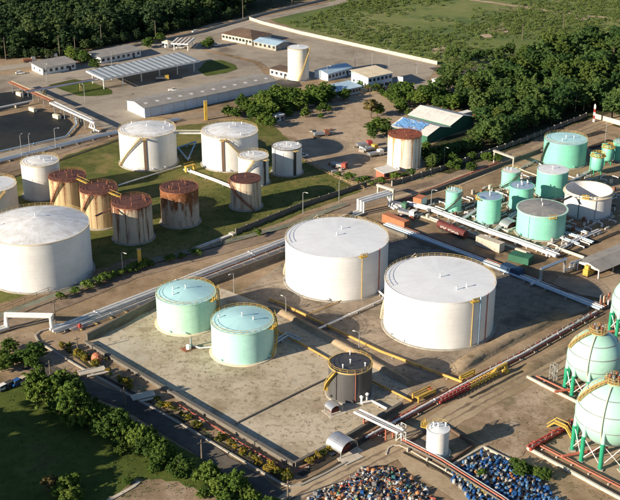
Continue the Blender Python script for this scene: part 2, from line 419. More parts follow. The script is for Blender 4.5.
sheet('sandy_lot', [(262, 122), (300, 96), (335, 96), (372, 90), (392, 88), (412, 108), (418, 120), (392, 126), (386, 172), (372, 186), (330, 172), (302, 158), (296, 138), (270, 132)], 'lot', 1.0, 4)
sheet('tank_lawn', [(-40, 318), (60, 284), (130, 258), (200, 254), (236, 240), (300, 214), (362, 191), (324, 172), (302, 160), (288, 138), (262, 117), (178, 126), (120, 138), (60, 158), (0, 182), (-40, 196)], 'lawn', .8, 4)
sheet('oily_basin', [(-40, 128), (0, 116), (30, 110), (60, 113), (74, 124), (66, 136), (0, 152), (-40, 162)], 'shade_ground', .3, 5)  # dark sheet painting the shade on the ground here
sheet('oily_basin', [(-40, 104), (0, 93), (22, 90), (34, 97), (28, 104), (0, 111), (-40, 120)], 'shade_ground', .3, 5)  # smaller sheet, ground shade painted the same way
sheet('bund_floor', [(266, 307), (240, 292), (285, 262), (352, 218), (392, 226), (600, 304), (566, 318), (480, 352), (415, 392)], 'bund', .3, 5)
sheet('bleached_yard', [(87, 345), (160, 305), (218, 287), (268, 306), (412, 390), (393, 412), (340, 441), (294, 465)], 'yard', .25, 4)
sheet('corner_verge', [(-30, 330), (36, 332), (42, 345), (74, 366), (60, 376), (0, 372), (-30, 372)], 'lot', .6, 3)
sheet('front_lawn', [(-60, 398), (28, 386), (60, 385), (110, 408), (190, 452), (258, 492), (285, 520), (-60, 520)], 'dlawn', .8, 3)
sheet('worn_path', [(100, 500), (134, 480), (160, 478), (215, 495), (225, 520), (90, 520)], 'worn', .8, 2)
sheet('mown_island', [(48, 85), (74, 79), (92, 82), (112, 90), (112, 94), (96, 96), (80, 96)], 'dlawn', .3, 3)
sheet('mown_island', [(198, 70), (206, 61), (222, 60), (236, 65), (238, 69), (226, 73), (206, 76)], 'dlawn', .3, 3)
sheet('sphere_pad', [(541, 447), (582, 420), (640, 420), (660, 500), (620, 488)], 'lot', .15, 4)
sheet('drum_yard_floor', [(452, 468), (483, 449), (512, 463), (548, 480), (580, 520), (470, 520), (436, 480)], 'bund', .2, 3)
sheet('worn_lot', [(470, 415), (528, 378), (575, 402), (580, 418), (530, 448), (512, 460), (484, 445), (455, 430)], 'worn', .6, 3)
sheet('shed_apron', [(548, 288), (560, 276), (600, 278), (640, 262), (660, 282), (610, 300)], 'lot', .4, 3)
strip('far_road', [(-60, 77), (60, 60), (140, 48), (200, 36), (262, 19), (330, 4), (420, -18)], 9, 'paving', .3, 8)
strip('access_road', [(436, 67), (452, 76), (478, 70), (500, 62)], 8, 'asphalt', .3, 8)
strip('rear_track', [(-40, 187), (0, 172), (60, 150), (118, 131), (180, 118), (262, 108)], 7, 'trackbed', .3, 5)
strip('rear_road', [(-40, 168), (0, 156), (66, 140), (100, 133)], 6, 'paving', .2, 5)
strip('corridor_track', [(-40, 342), (20, 318), (130, 273), (296, 227), (350, 206), (440, 184), (600, 122), (660, 100)], 9, 'trackbed', .3, 5)
strip('corridor_shoulder', [(-40, 330), (60, 293), (130, 266), (296, 223.5), (345, 203)], 2.6, 'shoulder', .1, 5)
strip('dirt_road', [(390, 198), (440, 184), (520, 152), (600, 121), (660, 98)], 7, 'dirt_road', .4, 4, -3)
strip('asphalt_road', [(28, 364), (60, 375), (100, 391), (150, 415), (264, 489), (300, 518)], 5.2, 'asphalt', .4, 3)
strip('dirt_road', [(285, 508), (310, 490), (410, 441), (462, 410), (546, 366), (600, 338), (660, 305)], 7.5, 'dirt_road', .35, 3)
strip('dirt_road', [(396, 447), (420, 470), (470, 500), (520, 530)], 5, 'dirt_road', .35, 3)
for o_ in (-1.2, .8):
    strip('wheel_track', [(285, 508), (310, 490), (410, 441), (462, 410), (546, 366), (600, 338), (660, 305)], .6, 'trackbed', .28, 1.6, o_)
for o_ in (-4.6, -2.0):
    strip('wheel_track', [(390, 198), (440, 184), (520, 152), (600, 121), (660, 98)], .5, 'trackbed', .12, 2.5, o_)
strip('planted_bed', [(203, 49.5), (232, 56), (256, 62), (264, 68), (270, 76)], 4, 'ground', .3, 3)
sheet('tank_bund_floor', [(405, 447), (440, 425), (473, 446), (446, 465)], 'worn', .05, 3)
for px, wd in (([(300, 475), (345, 451), (400, 417)], 1.6), ([(302, 482), (322, 472), (346, 459)], .7), ([(404, 452), (440, 470), (500, 508)], .9), ([(-40, 338), (20, 314), (130, 270), (296, 225.2), (350, 204.5)], .6), ([(60, 345), (100, 374), (180, 419), (280, 478)], .8),
               ([(395, 203), (440, 187), (505, 162), (545, 147)], 1.0), ([(440, 226), (480, 241), (520, 257)], 1.4), ([(0, 182), (60, 160), (118, 140)], 1.2), ([(512, 196), (540, 184), (556, 178)], .8), ([(560, 258), (590, 244), (620, 231)], 1.5), ([(592, 200), (616, 206)], .8), ([(455, 224), (478, 213), (500, 203)], .7), ([(470, 398), (520, 372), (575, 343)], .8), ([(545, 163), (570, 152)], 2.5), ([(585, 136), (604, 131)], 3.0), ([(590, 148), (612, 140)], 3.5)):
    strip('ditch_shade_strip', px, wd, 'ditch_shade', .15, 2.0)  # partly ditches, partly painted shadow lines of pipes and walls
strip('pale_footpath', [(100, 505), (134, 486), (139, 481)], .9, 'kerb', .05, 2)
strip('bare_path', [(460, -2), (530, 8), (600, 17), (660, 26)], 5, 'dirt_road', 1.2, 5)

def berm(px, hgt, top, foot, name='earth_berm'):
    P = dense(GG(px), 2.2); r = random.Random(len(px)); b = MB(); n = len(P)
    prof = [(-foot, -.05), (-foot * .62, hgt * .5), (-top, hgt * .95), (0, hgt), (top, hgt * .95), (foot * .62, hgt * .5), (foot, -.05)]
    for k, (o, z) in enumerate(prof):
        Q = offset_path(P, o)
        for i, q in enumerate(Q):
            e = min(i, n - 1 - i); tf = min(1, e / 1.5 + .02)
            b.v.append((q[0] + r.uniform(-.15, .15), q[1] + r.uniform(-.15, .15), -.05 + (z + .05) * tf + (r.uniform(-.06, .06) if 0 < k < 6 and e else 0)))
    for k in range(6):
        for i in range(n - 1): b.f.append((k * n + i, (k + 1) * n + i, (k + 1) * n + i + 1, k * n + i + 1))
    return tag(b.build(name, 'berm', smooth=True), kind='structure')
berm([(270, 306), (330, 339), (414, 387)], 1.0, .7, 1.6)
berm([(452, 372), (480, 355), (520, 334), (566, 311)], 1.2, 1.6, 3.0)
berm([(520, 372), (548, 358), (580, 340)], .9, .8, 2.4)

for px in ([(486, 29), (493, 25), (505, 22), (500, 27), (510, 30), (503, 33), (492, 31)], [(570, 17), (582, 14), (592, 16), (586, 20), (574, 20)], [(482, 35), (490, 34), (494, 37), (484, 38)], [(430, 50), (446, 45), (452, 49), (436, 54)]):
    sheet('bare_patch', px, 'lot', 1.5, 4)
# ------------------------------------------------------------------ walls, kerbs and fences (every panel and post a part)
UNIT = {}
def unit_box(mat):
    if mat not in UNIT: UNIT[mat] = MB().box((0, 0, 0), (1, 1, 1)).mesh('unit', mat)
    return UNIT[mat]
def wall(name, label, cat, px, h, th, mat, panel=6.0, pname='wall_panel', post=None, coping=None, pts=None, group=None):
    P = pts or GG(px); T = thing(name, label, cat, P[0], group)
    for a, c in zip(P[:-1], P[1:]):
        L = math.dist(a, c); n = max(1, round(L / panel)); z = ang(a, c)
        for i in range(n):
            m = lerp(a, c, (i + .5) / n)
            put(pname, unit_box(mat), T, (m[0] - P[0][0], m[1] - P[0][1], random.uniform(-.03, 0)), z + random.uniform(-.003, .003), (L / n - .05, th, h + random.uniform(-.03, .03)))
            if coping: put('coping', unit_box(coping), T, (m[0] - P[0][0], m[1] - P[0][1], h + .005), z, (L / n - .03, th + .16, .12))
            if post:
                q = lerp(a, c, i / n); put('post', unit_box(post[0]), T, (q[0] - P[0][0], q[1] - P[0][1], 0), z, (post[1], th + post[1] * .6, h + post[2]))
    if post: put('post', unit_box(post[0]), T, tuple(P[-1][k] - P[0][k] for k in range(3)), z, (post[1], th + post[1] * .6, h + post[2]))
    return T
def rail_fence(name, label, px, h, mat, step=5.0, rails=(.5, .95), rr=.05, cat='fence', mesh_h=None):
    P = GG(px); T = thing(name, label, cat, P[0]); z = 0
    pm = MB().box((0, 0, 0), (.13, .13, h)).mesh('post', mat)
    for a, c in zip(P[:-1], P[1:]):
        L = math.dist(a, c); n = max(1, round(L / step)); z = ang(a, c)
        for i in range(n + 1):
            q = lerp(a, c, i / n); put('post', pm, T, (q[0] - P[0][0], q[1] - P[0][1], 0), z)
        for f in rails:
            bb = MB(); bb.tube([(a[0], a[1], h * f), (c[0], c[1], h * f)], rr, 5); bb.build('rail', mat, T)
    return T
wall('bund_wall', 'long stained concrete bund wall along the front edge of the bleached yard', 'wall', [(86, 344), (294, 467)], 0.95, .9, 'dkconcrete', 5, coping='dkconcrete')
wall('bund_wall', 'concrete bund wall behind the arched shelter, right edge of the bleached yard', 'wall', [(294.6, 466.6), (340, 443), (402, 406)], 1.2, .8, 'dkconcrete', 5)
wall('bund_wall', 'dark concrete bund wall behind the two mint tanks, below the long white pipes', 'wall', [(87, 341), (160, 303), (285, 257), (352, 217)], 2.2, .6, 'dkconcrete', 5)
wall('bund_wall', 'low concrete bund wall behind the two largest white tanks', 'wall', [(358, 219), (396, 234), (598, 306)], 1.2, .5, 'dkconcrete', 6)
wall('yard_divider', 'thin low kerb crossing the bleached yard to the dark tank', 'kerb', [(236, 424), (268, 408), (300, 392), (327, 379)], .35, .4, 'dkconcrete', 4)
wall('boundary_wall', 'long white boundary wall between the paved yard and the scrub field', 'wall', [(250, 20), (262, 24), (300, 34), (437, 64.5)], 1.8, .35, 'kerb', 5.5, post=('creamwall', .45, .15))
wall('parapet_wall', 'pale low wall along the far road below the dark forest', 'wall', [(130, 47.5), (200, 33), (262, 15), (330, -1), (370, -10)], 1.3, .4, 'concrete', 8)
wall('panel_fence', 'dark concrete panel fence between the tank lawn and the corridor track', 'fence', [(236, 234), (300, 208), (366, 186)], 1.8, .3, 'dkconcrete', 5, post=('dkconcrete', .4, .2))
wall('panel_fence', 'long dark panel fence below the woodland at the right', 'fence', [(392, 186), (440, 171), (520, 143), (586, 117)], 1.8, .3, 'dkconcrete', 5, post=('concrete', .4, .25))
wall('junction_kerb', 'curved pale kerb at the road junction left of the small white tank', 'kerb', [(386, 455), (388, 449), (393, 446), (400, 446), (410, 451), (440, 468), (500, 503)], .3, .35, 'kerb', 3, 'kerb_stone')
wall('compound_kerb', 'low kerb between the tiny and slim mint tanks', 'kerb', [(452, 224), (476, 213), (502, 200)], .4, .4, 'kerb', 4, 'kerb_stone')
wall('compound_kerb', 'low kerb right of the patched grey roof tank', 'kerb', [(536, 252), (568, 236), (600, 222)], .4, .4, 'kerb', 4, 'kerb_stone')
wall('compound_kerb', 'low kerb in front of the wide mint tank at the far end', 'kerb', [(516, 168), (548, 180), (576, 188), (600, 176)], .4, .4, 'kerb', 4, 'kerb_stone')
wall('yellow_wall', 'cream yellow wall starting at the striped mast', 'wall', [(594, 118), (640, 131)], 2.0, .4, 'creamwall', 5, coping='kerb')
wall('boundary_kerb', 'curved concrete kerb of the drain running beside the asphalt road', 'kerb', [(50, 329), (40, 332), (35.5, 336), (38, 341), (46, 347), (74, 364), (100, 379), (180, 424), (281, 484), (291, 487), (301, 486), (322, 476), (346, 463)], .35, .45, 'concrete', 4, 'kerb_stone')
wall('sphere_bund_wall', 'cream low bund wall in front of the nearest sphere tank', 'wall', [(527, 449), (560, 467), (600, 489), (640, 510)], .7, .5, 'kerb', 4)
wall('sphere_bund_wall', 'brown low wall between the dirt lot and the farther sphere tank', 'wall', [(527, 378), (548, 389), (578, 404)], .8, .45, 'kerb', 4)
wall('sphere_bund_wall', 'low bund wall under the red valve manifold', 'wall', [(528, 450), (583, 421)], .6, .5, 'concrete', 4)
wall('drum_yard_kerb', 'pale kerb around the far corner of the blue drum yard', 'kerb', [(452, 466), (483, 447.5), (512, 462), (530, 471)], .5, .5, 'kerb', 4)
wall('small_tank_bund', 'brown low wall around the small white tank by the junction', 'wall', [(404, 447), (440, 424), (474, 446), (446, 466), (404, 447)], .7, .4, 'brownroof', 4)
wall('teal_bund_wall', 'dark wall above the small mint tanks beside the dirt road', 'wall', [(392, 206), (440, 190), (505, 165), (540, 152)], 1.5, .5, 'dkconcrete', 5)
wall('pipe_plinth', 'pale concrete plinth strip below the white pipes of the mint tank compound', 'plinth', [(404, 211), (440, 223), (530, 254)], .5, .9, 'kerb', 6)
rail_fence('pipe_rail_fence', 'row of thin posts along the shaded side of the right bund', [(490, 371), (530, 350), (588, 318)], 1.6, 'steel', 2.4)
rail_fence('lawn_fence', 'thin post fence across the lawn in front of the leftmost big tank', [(0, 312), (60, 288), (104, 271), (140, 262), (200, 251), (232, 240)], 1.7, 'timber', 4)
rail_fence('lot_fence', 'post and rail fence between the tank lawn and the sandy lot', [(302, 161), (324, 173), (364, 190)], 1.4, 'paleyellow', 3.5)

# ------------------------------------------------------------------ storage tanks
def phi_of(x, cx, r, d):  # bearing on the shell that faces the photograph at sideways offset x
    return R(-90) + math.asin(max(-1, min(1, x / r)))
def railing(T, r, z, mat, a0=0.0, a1=2 * math.pi, hh=1.0, thick=.042, step=1.8):
    n = max(6, int(abs(a1 - a0) * r / step)); b = MB(); full = abs(a1 - a0) > 6.2
    for f in (.5, 1.0):
        b.tube([(r * math.cos(a0 + (a1 - a0) * i / n), r * math.sin(a0 + (a1 - a0) * i / n), z + hh * f) for i in range(n + 1)], thick, 5)
    for i in range(n + (0 if full else 1)):
        t = a0 + (a1 - a0) * i / n; b.box((r * math.cos(t), r * math.sin(t), z), (thick * 1.6, thick * 1.6, hh))
    return b.build('railing', mat, T, world=False)
def spiral(T, r, h, a0, a1, mat, wd=.9):
    n = max(10, int(h / .33)); b = MB(); L = []
    for i in range(n):
        t = a0 + (a1 - a0) * i / (n - 1); z = .4 + (h - .5) * i / (n - 1)
        b.box(((r + .1 + wd / 2) * math.cos(t), (r + .1 + wd / 2) * math.sin(t), z), (wd, .34, .14), t)
        L.append(((r + .1 + wd) * math.cos(t), (r + .1 + wd) * math.sin(t), z))
    b.tube([(x, y, z - .08) for x, y, z in L], .13, 4)
    s = b.build('stairway', mat, T, world=False)
    k = MB(); k.tube([(x, y, z + 1.0) for x, y, z in L], .07, 5)
    for p in L[::4]: k.box(p, (.08, .08, 1.0))
    k.build('handrail', mat, s, world=False)
def tank(label, c, r, h, shell, roof, cone=.07, rail=None, rail_arc=None, stair=None, stair_mat='paleyellow', band=None, band_mat='brownroof',
         band_w=1.1, found='concrete', rim=None, vents=1, open_top=False, plat=None, nozzles=2, name='storage_tank', lines=(), eave=.12, group=None):
    T = thing(name, label, 'storage tank', (c[0], c[1], 0), group); n = 96 if r > 10 else 64
    fh = .3
    MB().lathe([(r + .75, 0), (r + .65, fh), (r - .05, fh)], n=n).build('foundation', found, T, world=False)
    if open_top:
        MB().lathe([(r, fh), (r, h), (r - .25, h), (r - .25, h * .14)], n=n).build('shell', shell, T, world=False)
        MB().lathe([(r - .26, h * .14), (.01, h * .14 + .05)], n=n).build('floating_roof', roof, T, world=False)
        b = MB()
        b.lathe([(r + .02, h - .9), (r + .75, h - .9), (r + .75, h - .75), (r + .02, h - .75)], n=n); b.build('wind_girder', rim or shell, T, world=False)
        k = MB(); k.tube([(r * .9 * math.cos(R(250)), r * .9 * math.sin(R(250)), h + .2), (r * .1, -r * .1, h * .4)], .3, 6)
        k.build('rolling_ladder', 'paleyellow', T, world=False)
    else:
        MB().lathe([(r, fh), (r, h)], n=n).build('shell', shell, T, smooth=True, world=False)
        pk = cone * r
        MB().lathe([(r - .04, h + .02), (r * .66, h + pk * .42), (r * .33, h + pk * .78), (.35, h + pk), (.01, h + pk)], n=n).build('roof', roof, T, smooth=True, world=False)
        for i in range(vents):
            t = random.uniform(0, 6.28) if i else 0; q = 0 if i == 0 else random.uniform(.35, .85) * r
            zz = h + pk * (1 - q / r)
            v = MB(); v.lathe([(.13, 0), (.13, .9), (.26, .95), (.26, 1.1), (.01, 1.2)], (q * math.cos(t), q * math.sin(t), zz - .1), 10)
            v.build('roof_vent', 'white' if 'rust' not in roof else 'rustred', T, world=False)
    MB().lathe([(r + .01, h - .22), (r + eave, h - .22), (r + eave, h + .1), (r - .12, h + .1)], n=n).build('rim', rim or shell, T, world=False)
    if rail: railing(T, r - .1, h + .05, rail, *(rail_arc or (0, 2 * math.pi)))
    if stair: spiral(T, r, h, stair[0], stair[1], stair_mat)
    if band is not None:
        t = band; b = MB(); q = r + .12
        b.box((q * math.cos(t), q * math.sin(t), .3), (.24, band_w, h - .4), t); bd = b.build('cable_ladder', band_mat, T, world=False)
        k = MB(); k.box(((q + .9) * math.cos(t), (q + .9) * math.sin(t), h - .35), (2.0, 1.8, .15), t); k.build('platform', stair_mat, bd, world=False)
    for (t, mt, wd) in lines:
        b = MB(); q = r + wd * .6; b.tube([(q * math.cos(t), q * math.sin(t), .4), (q * math.cos(t), q * math.sin(t), h + .4)], wd / 2, 6); b.build('down_pipe', mt, T, world=False)
    if plat is not None:
        t = plat; b = MB(); q = r + .5
        b.box((q * math.cos(t), q * math.sin(t), h - .3), (1.6, 2.4, .18), t)
        for s_ in (-1.1, 0, 1.1):
            b.box((q * math.cos(t) - s_ * math.sin(t) + .7 * math.cos(t), q * math.sin(t) + s_ * math.cos(t) + .7 * math.sin(t), h - .2), (.14, .14, 1.3), t)
        b.box(((q + .7) * math.cos(t), (q + .7) * math.sin(t), h + .9), (.16, 2.4, .16), t)
        b.build('platform', 'yellow', T, world=False)
    for i in range(nozzles):
        t = R(-90) + random.uniform(-1.1, 1.1); b = MB()
        b.tube([((r - .1) * math.cos(t), (r - .1) * math.sin(t), .9), ((r + .55) * math.cos(t), (r + .55) * math.sin(t), .9)], .28, 8)
        b.build('manhole', shell, T, world=False)
    return T
def ph(d): return R(-90 + d)
tank('huge white tank with plain cone roof behind the two mint tanks', (8.1, 319.4), 15.6, 14.2, 'sh_big', 'rf_big', .03, 'paleyellow', (R(-20), R(200)), (ph(-100), ph(-160)), 'creamwall', plat=ph(27), lines=[(ph(27), 'paleyellow', .3), (ph(52), 'redpipe', .3)], rim='sh_big', vents=2)
tank('huge white tank nearest the sphere tanks, largest in the middle', (36.2, 289.6), 15.4, 14.2, 'sh_big', 'rf_big', .03, 'paleyellow', (R(-20), R(200)), (ph(-100), ph(-160)), 'creamwall', plat=ph(29), lines=[(ph(29), 'paleyellow', .3), (ph(38), 'blue_pipe', .5), (ph(50), 'redpipe', .25)], rim='sh_big', vents=3)
tank('huge white tank cut by the left edge of the picture', (-83.8, 325.3), 16.0, 15.7, 'sh_big', 'rf_dirty', .17, 'paleyellow', (R(30), R(170)), None, rim='creamwall', vents=2)
tank('pale mint tank farther left of the mint pair in the bleached yard', (-34.9, 291.0), 8.4, 9.3, 'sh_mint', 'rf_teal', .15, 'yellow', None, (ph(55), ph(110)), 'yellow', found='creamwall', rim='sh_mint', plat=ph(62), vents=3)
tank('mint tank nearer the dark tank of the mint pair in the bleached yard', (-18.1, 274.0), 8.4, 9.3, 'sh_aqua', 'rf_teal', .15, 'yellow', None, (ph(60), ph(115)), 'yellow', found='creamwall', rim='sh_mint', plat=ph(65), vents=3)
tank('wide white tank with brown vertical band, left of the two on the rear lawn', (-63.3, 428.1), 11.1, 13.5, 'sh_white', 'rf_dirty', .10, 'paleyellow', None, (ph(-62), ph(-6)), band=ph(2), rim='creamwall', vents=5)
tank('wide white tank with brown vertical band, right of the two on the rear lawn', (-31.2, 426.9), 11.0, 13.3, 'sh_white', 'rf_dirty', .10, 'paleyellow', None, (ph(52), ph(-4)), band=ph(-10), rim='creamwall', vents=5)
tank('narrow white tank with dark band just right of the rear wide tank', (-21.1, 405.5), 5.7, 10.4, 'sh_white', 'rf_dirty', .06, 'paleyellow', None, (ph(-60), ph(5)), band=ph(48), band_mat='dark', rim='creamwall', vents=2)
tank('narrow white tank with grimy roof at the right end of the lawn', (-8.8, 416.3), 5.7, 10.6, 'sh_cream' if 0 else 'sh_white', 'rf_dirty', .05, 'dark', None, None, band=ph(32), band_mat='dark', rim='dkconcrete', vents=4, lines=[(ph(-50), 'steel', .3)])
tank('rusty tank with dark red roof standing alone below the narrow white tank', (-22.7, 380.9), 5.4, 10.5, 'sh_rustd', 'rf_rust', .03, None, None, (ph(30), ph(-70)), 'rustred', rim='rf_rust', vents=2)
tank('rusty tank with heavy orange rust below its rim, rightmost of the rusty row', (-44.5, 366.3), 6.5, 12.6, 'sh_rustc', 'rf_rust', .04, 'rustred', None, None, rim='rustred', vents=9)
tank('rusty grey tank with dark vertical rust streaks, nearest of the rusty row', (-58.7, 352.4), 6.6, 12.6, 'sh_rusta', 'rf_rust', .05, 'rustred', None, None, rim='rustred', vents=9)
tank('tan tank with rusty roof between the streaked tank and the hindmost rusty one', (-71.7, 365.1), 6.4, 12.6, 'sh_rustb', 'rf_rust', .05, 'rustred', None, (ph(-70), ph(-15)), 'rustred', rim='rustred', vents=9)
tank('tan rusty tank with dark roof touching the tall white tank at left', (-85.1, 379.5), 6.5, 11.9, 'sh_rustb', 'rf_rust', .05, 'rustred', None, (ph(-60), ph(-10)), 'rustred', rim='rustred', vents=9)
tank('white tank with yellow rim behind the rusty row at the far left', (-97.3, 392.0), 6.8, 13.0, 'sh_white', 'rf_dirty', .12, 'paleyellow', None, None, rim='creamwall', vents=3)
tank('white tank cut off by the left picture edge above the huge tank', (-111.6, 377.0), 8.8, 9.5, 'sh_white', 'rf_white', .06, 'paleyellow', None, (ph(-10), ph(45)), rim='creamwall', vents=2)
tank('white tank with orange rust bands and rusty roof beside the sandy lot', (36.6, 424.1), 6.5, 12.8, 'sh_stripe', 'rf_rust2', .03, 'rustred', None, None, rim='rustred', vents=4)
tank('tall slim cream tank standing alone in the paved yard', (-5.7, 550.9), 5.2, 15.8, 'sh_slim', 'rf_white', .04, None, None, (ph(0), ph(65)), rim='sh_cream', vents=1)
tank('wide mint tank at the far end of the mint compound', (99.8, 427.9), 8.3, 9.5, 'sh_teal2', 'rf_teal', .05, 'paleyellow', None, (ph(-88), ph(-60)), 'dark', rim='sh_teal', vents=3)
tank('plain mint tank in the middle of the mint compound with pale flat roof', (88.0, 393.1), 5.6, 9.4, 'sh_teal2', 'rf_white', .04, None, None, None, rim='sh_mint', vents=1)
tank('open topped white tank with floating roof at the right', (97.2, 375.2), 8.1, 8.5, 'sh_big', 'rf_grey', 0, None, None, None, open_top=True, rim='creamwall', plat=ph(-20), lines=[(ph(-35), 'dark', .25), (ph(5), 'steel', .2)])
tank('mint tank with patched grey roof beside the open topped tank', (77.5, 357.0), 8.1, 8.6, 'sh_teal', 'rf_grey', .10, None, None, None, rim='sh_mint', eave=.5, plat=ph(12), vents=2, lines=[(ph(-40), 'sh_teal', .2)])
tank('tiny mint tank at the left end of the mint compound', (50.4, 376.7), 2.8, 7.4, 'sh_teal', 'rf_teal', .05, 'paleyellow', None, (ph(-60), ph(50)), 'dark', vents=2, nozzles=1)
tank('slim mint tank with blue roof left of the patched grey roof tank', (61.4, 367.0), 4.1, 9.0, 'sh_teal', 'rf_blue', .05, None, None, None, eave=.35, plat=ph(-60), vents=2)
tank('slim mint tank with blue roof and clutter behind the patched roof tank', (74.6, 379.6), 4.2, 8.2, 'sh_teal2', 'rf_blue', .05, None, None, None, eave=.35, vents=5)
tank('small mint tank with dark diagonal stair behind the blue roofed pair', (74.2, 400.1), 3.4, 6.4, 'sh_teal', 'rf_white', .05, 'paleyellow', None, (ph(-60), ph(45)), 'dark', vents=2)
tank('mint tank cut by the right picture edge in the mint compound', (123.6, 431.7), 4.0, 7.1, 'sh_teal2', 'rf_teal', .05, 'paleyellow', None, None, vents=1)
tank('squat black tank with yellow rim at the corner of the bleached yard', (10.1, 251.9), 5.5, 8.5, 'sh_dark', 'rf_dark', .02, 'yellow', None, (ph(-95), ph(-40)), 'yellow', rim='paleyellow', lines=[(ph(12), 'redpipe', .18), (ph(-40), 'dark', .2)], vents=4)
tank('small white tank standing inside a brown bund by the road junction', (29.4, 225.0), 2.6, 6.6, 'sh_white', 'rf_white', .14, 'paleyellow', (R(30), R(200)), None, rim='sh_white', vents=3, nozzles=2, plat=ph(-120))

def vessel(label, c, r, h):
    T = thing('process_vessel', label, 'vessel', (c[0], c[1], 0), 'slim mint vessels')
    MB().lathe([(.01, 1.6), (r * .8, 1.7), (r, 2.4), (r, h - .6), (r * .75, h), (.01, h + .15)], n=32).build('shell', 'sh_teal2', T, smooth=True, world=False)
    for i in range(4):
        t = R(45 + 90 * i); MB().box((r * .8 * math.cos(t), r * .8 * math.sin(t), 0), (.3, .3, 2.3), t).build('leg', 'leggreen', T, world=False)
    railing(T, r + .1, h - .4, 'yellow', 0, 2 * math.pi, 1.2, .09, 1.0)
    MB().lathe([(r + .7, h - .5), (r + .7, h - .4), (r - .2, h - .4)], n=24).build('platform', 'yellow', T, world=False)
    b = MB(); b.tube([(-r - .3, 0, .3), (-r - .3, 0, h + .8), (-r * .2, 0, h + .8)], .16, 6); b.build('riser_pipe', 'sh_teal2', T, world=False)
vessel('slim mint vessel on legs, nearer of two beside the wide mint tank', (109.4, 414.3), 2.4, 7.8)
vessel('slim mint vessel on legs, farther of two beside the wide mint tank', (116.0, 425.2), 2.1, 7.6)

# ------------------------------------------------------------------ sphere tanks
M['sh_sphere'] = shell_mat('pale_mint_sphere', (.37, .64, .54), (.38, .58, .49), .35, 0, 6, .4, .02, seam=0)
def sphere(label, c, r, zc, nleg=10, stair=True):
    T = thing('sphere_tank', label, 'sphere tank', (c[0], c[1], 0), 'sphere tanks')
    MB().lathe([(max(.01, r * math.cos(R(a))), zc + r * math.sin(R(a))) for a in range(-90, 91, 5)], n=64).build('shell', 'sh_sphere', T, smooth=True, world=False)
    for a in (-38, -10, 18, 45):
        q, z = r * math.cos(R(a)), zc + r * math.sin(R(a))
        MB().lathe([(q - .02, z - .11), (q + .09, z - .11), (q + .09, z + .11), (q - .02, z + .11)], n=64).build('spray_ring', 'steel', T, world=False)
    for i in range(nleg):
        t = R(-90 + 360 / nleg * (i + .35)); x, y = (r - .25) * math.cos(t), (r - .25) * math.sin(t)
        b = MB(); b.lathe([(.52, .35), (.52, zc - r * .52)], (x, y, 0), 14); b.lathe([(.52, zc - r * .52), (.01, zc - r * .52 + .02)], (x, y, 0), 14); lg = b.build('leg', 'leggreen', T, smooth=True, world=False)
        MB().box((x, y, 0), (1.5, 1.5, .35), t).build('footing', 'concrete', lg, world=False)
        b = MB(); b.lathe([(.5, zc - r * .52), (.42, zc - r * .2), (.06, zc + .1)], (x - .1 * math.cos(t), y - .1 * math.sin(t), 0), 14); b.build('leg_gusset', 'sh_sphere', lg, world=False)
        t2 = R(-90 + 360 / nleg * (i + 1.35)); x2, y2 = (r - .25) * math.cos(t2), (r - .25) * math.sin(t2)
        for za, zb in ((.9, zc - r * .55), (zc - r * .55, .9)):
            b = MB(); b.tube([(x, y, za), (x2, y2, zb)], .1, 5); b.build('cross_brace', 'white', T, world=False)
    zt = zc + r
    MB().lathe([(.4, zt - .1), (2.3, zt - .05), (2.3, zt + .12), (.4, zt + .12)], n=32).build('crown_platform', 'paleyellow', T, world=False)
    railing(T, 2.2, zt + .1, 'paleyellow', 0, 2 * math.pi, 1.2, .05, .8)
    for i in range(6):
        t = R(60 * i); b = MB(); b.lathe([(.2, 0), (.2, 1.3), (.34, 1.35), (.34, 1.7), (.01, 1.8)], (1.2 * math.cos(t), 1.2 * math.sin(t), zt), 8)
        b.build('relief_valve', 'rustred' if i % 2 else 'steel', T, world=False)
    if stair:
        b = MB(); L = []
        for i in range(26):
            f = i / 25; a = R(84 - 62 * f); t = R(-160 - 18 * f); q = (r + .35) * math.cos(a)
            L.append((q * math.cos(t), q * math.sin(t), zc + (r + .35) * math.sin(a)))
        for p in L: b.box(p, (.5, 1.3, .14), math.atan2(p[1], p[0]))
        st = b.build('stairway', 'paleyellow', T, world=False)
        for s_ in (-.65, .65):
            k = MB(); Q = offset_path(L, s_)
            k.tube([(p[0], p[1], p[2] + 1.0) for p in Q], .06, 5)
            for p in Q[::3]: k.box(p, (.09, .09, 1.0))
            k.build('handrail', 'paleyellow', st, world=False)
    b = MB(); L = []
    for i in range(14):
        a = R(70 - 120 * i / 13); t = R(-118); L.append(((r + .25) * math.cos(a) * math.cos(t), (r + .25) * math.cos(a) * math.sin(t), zc + (r + .25) * math.sin(a)))
    b.tube(L, .13, 5); b.build('riser_pipe', 'creamwall', T, world=False)
    b = MB(); b.tube([(0, 0, zc - r + .1), (0, 0, 1.0), (-r - 3, -r * .4, 1.0)], .35, 8); b.build('outlet_pipe', 'redpipe', T, world=False)
sphere('nearest mint sphere tank on green legs at the lower right edge', (68.6, 225.2), 8.0, 11.0)
sphere('mint sphere tank on green legs just behind the nearest one', (71.6, 253.5), 7.0, 9.6)
sphere('farthest mint sphere tank, a sliver at the right picture edge', (90.5, 285.0), 7.0, 9.4, stair=False)

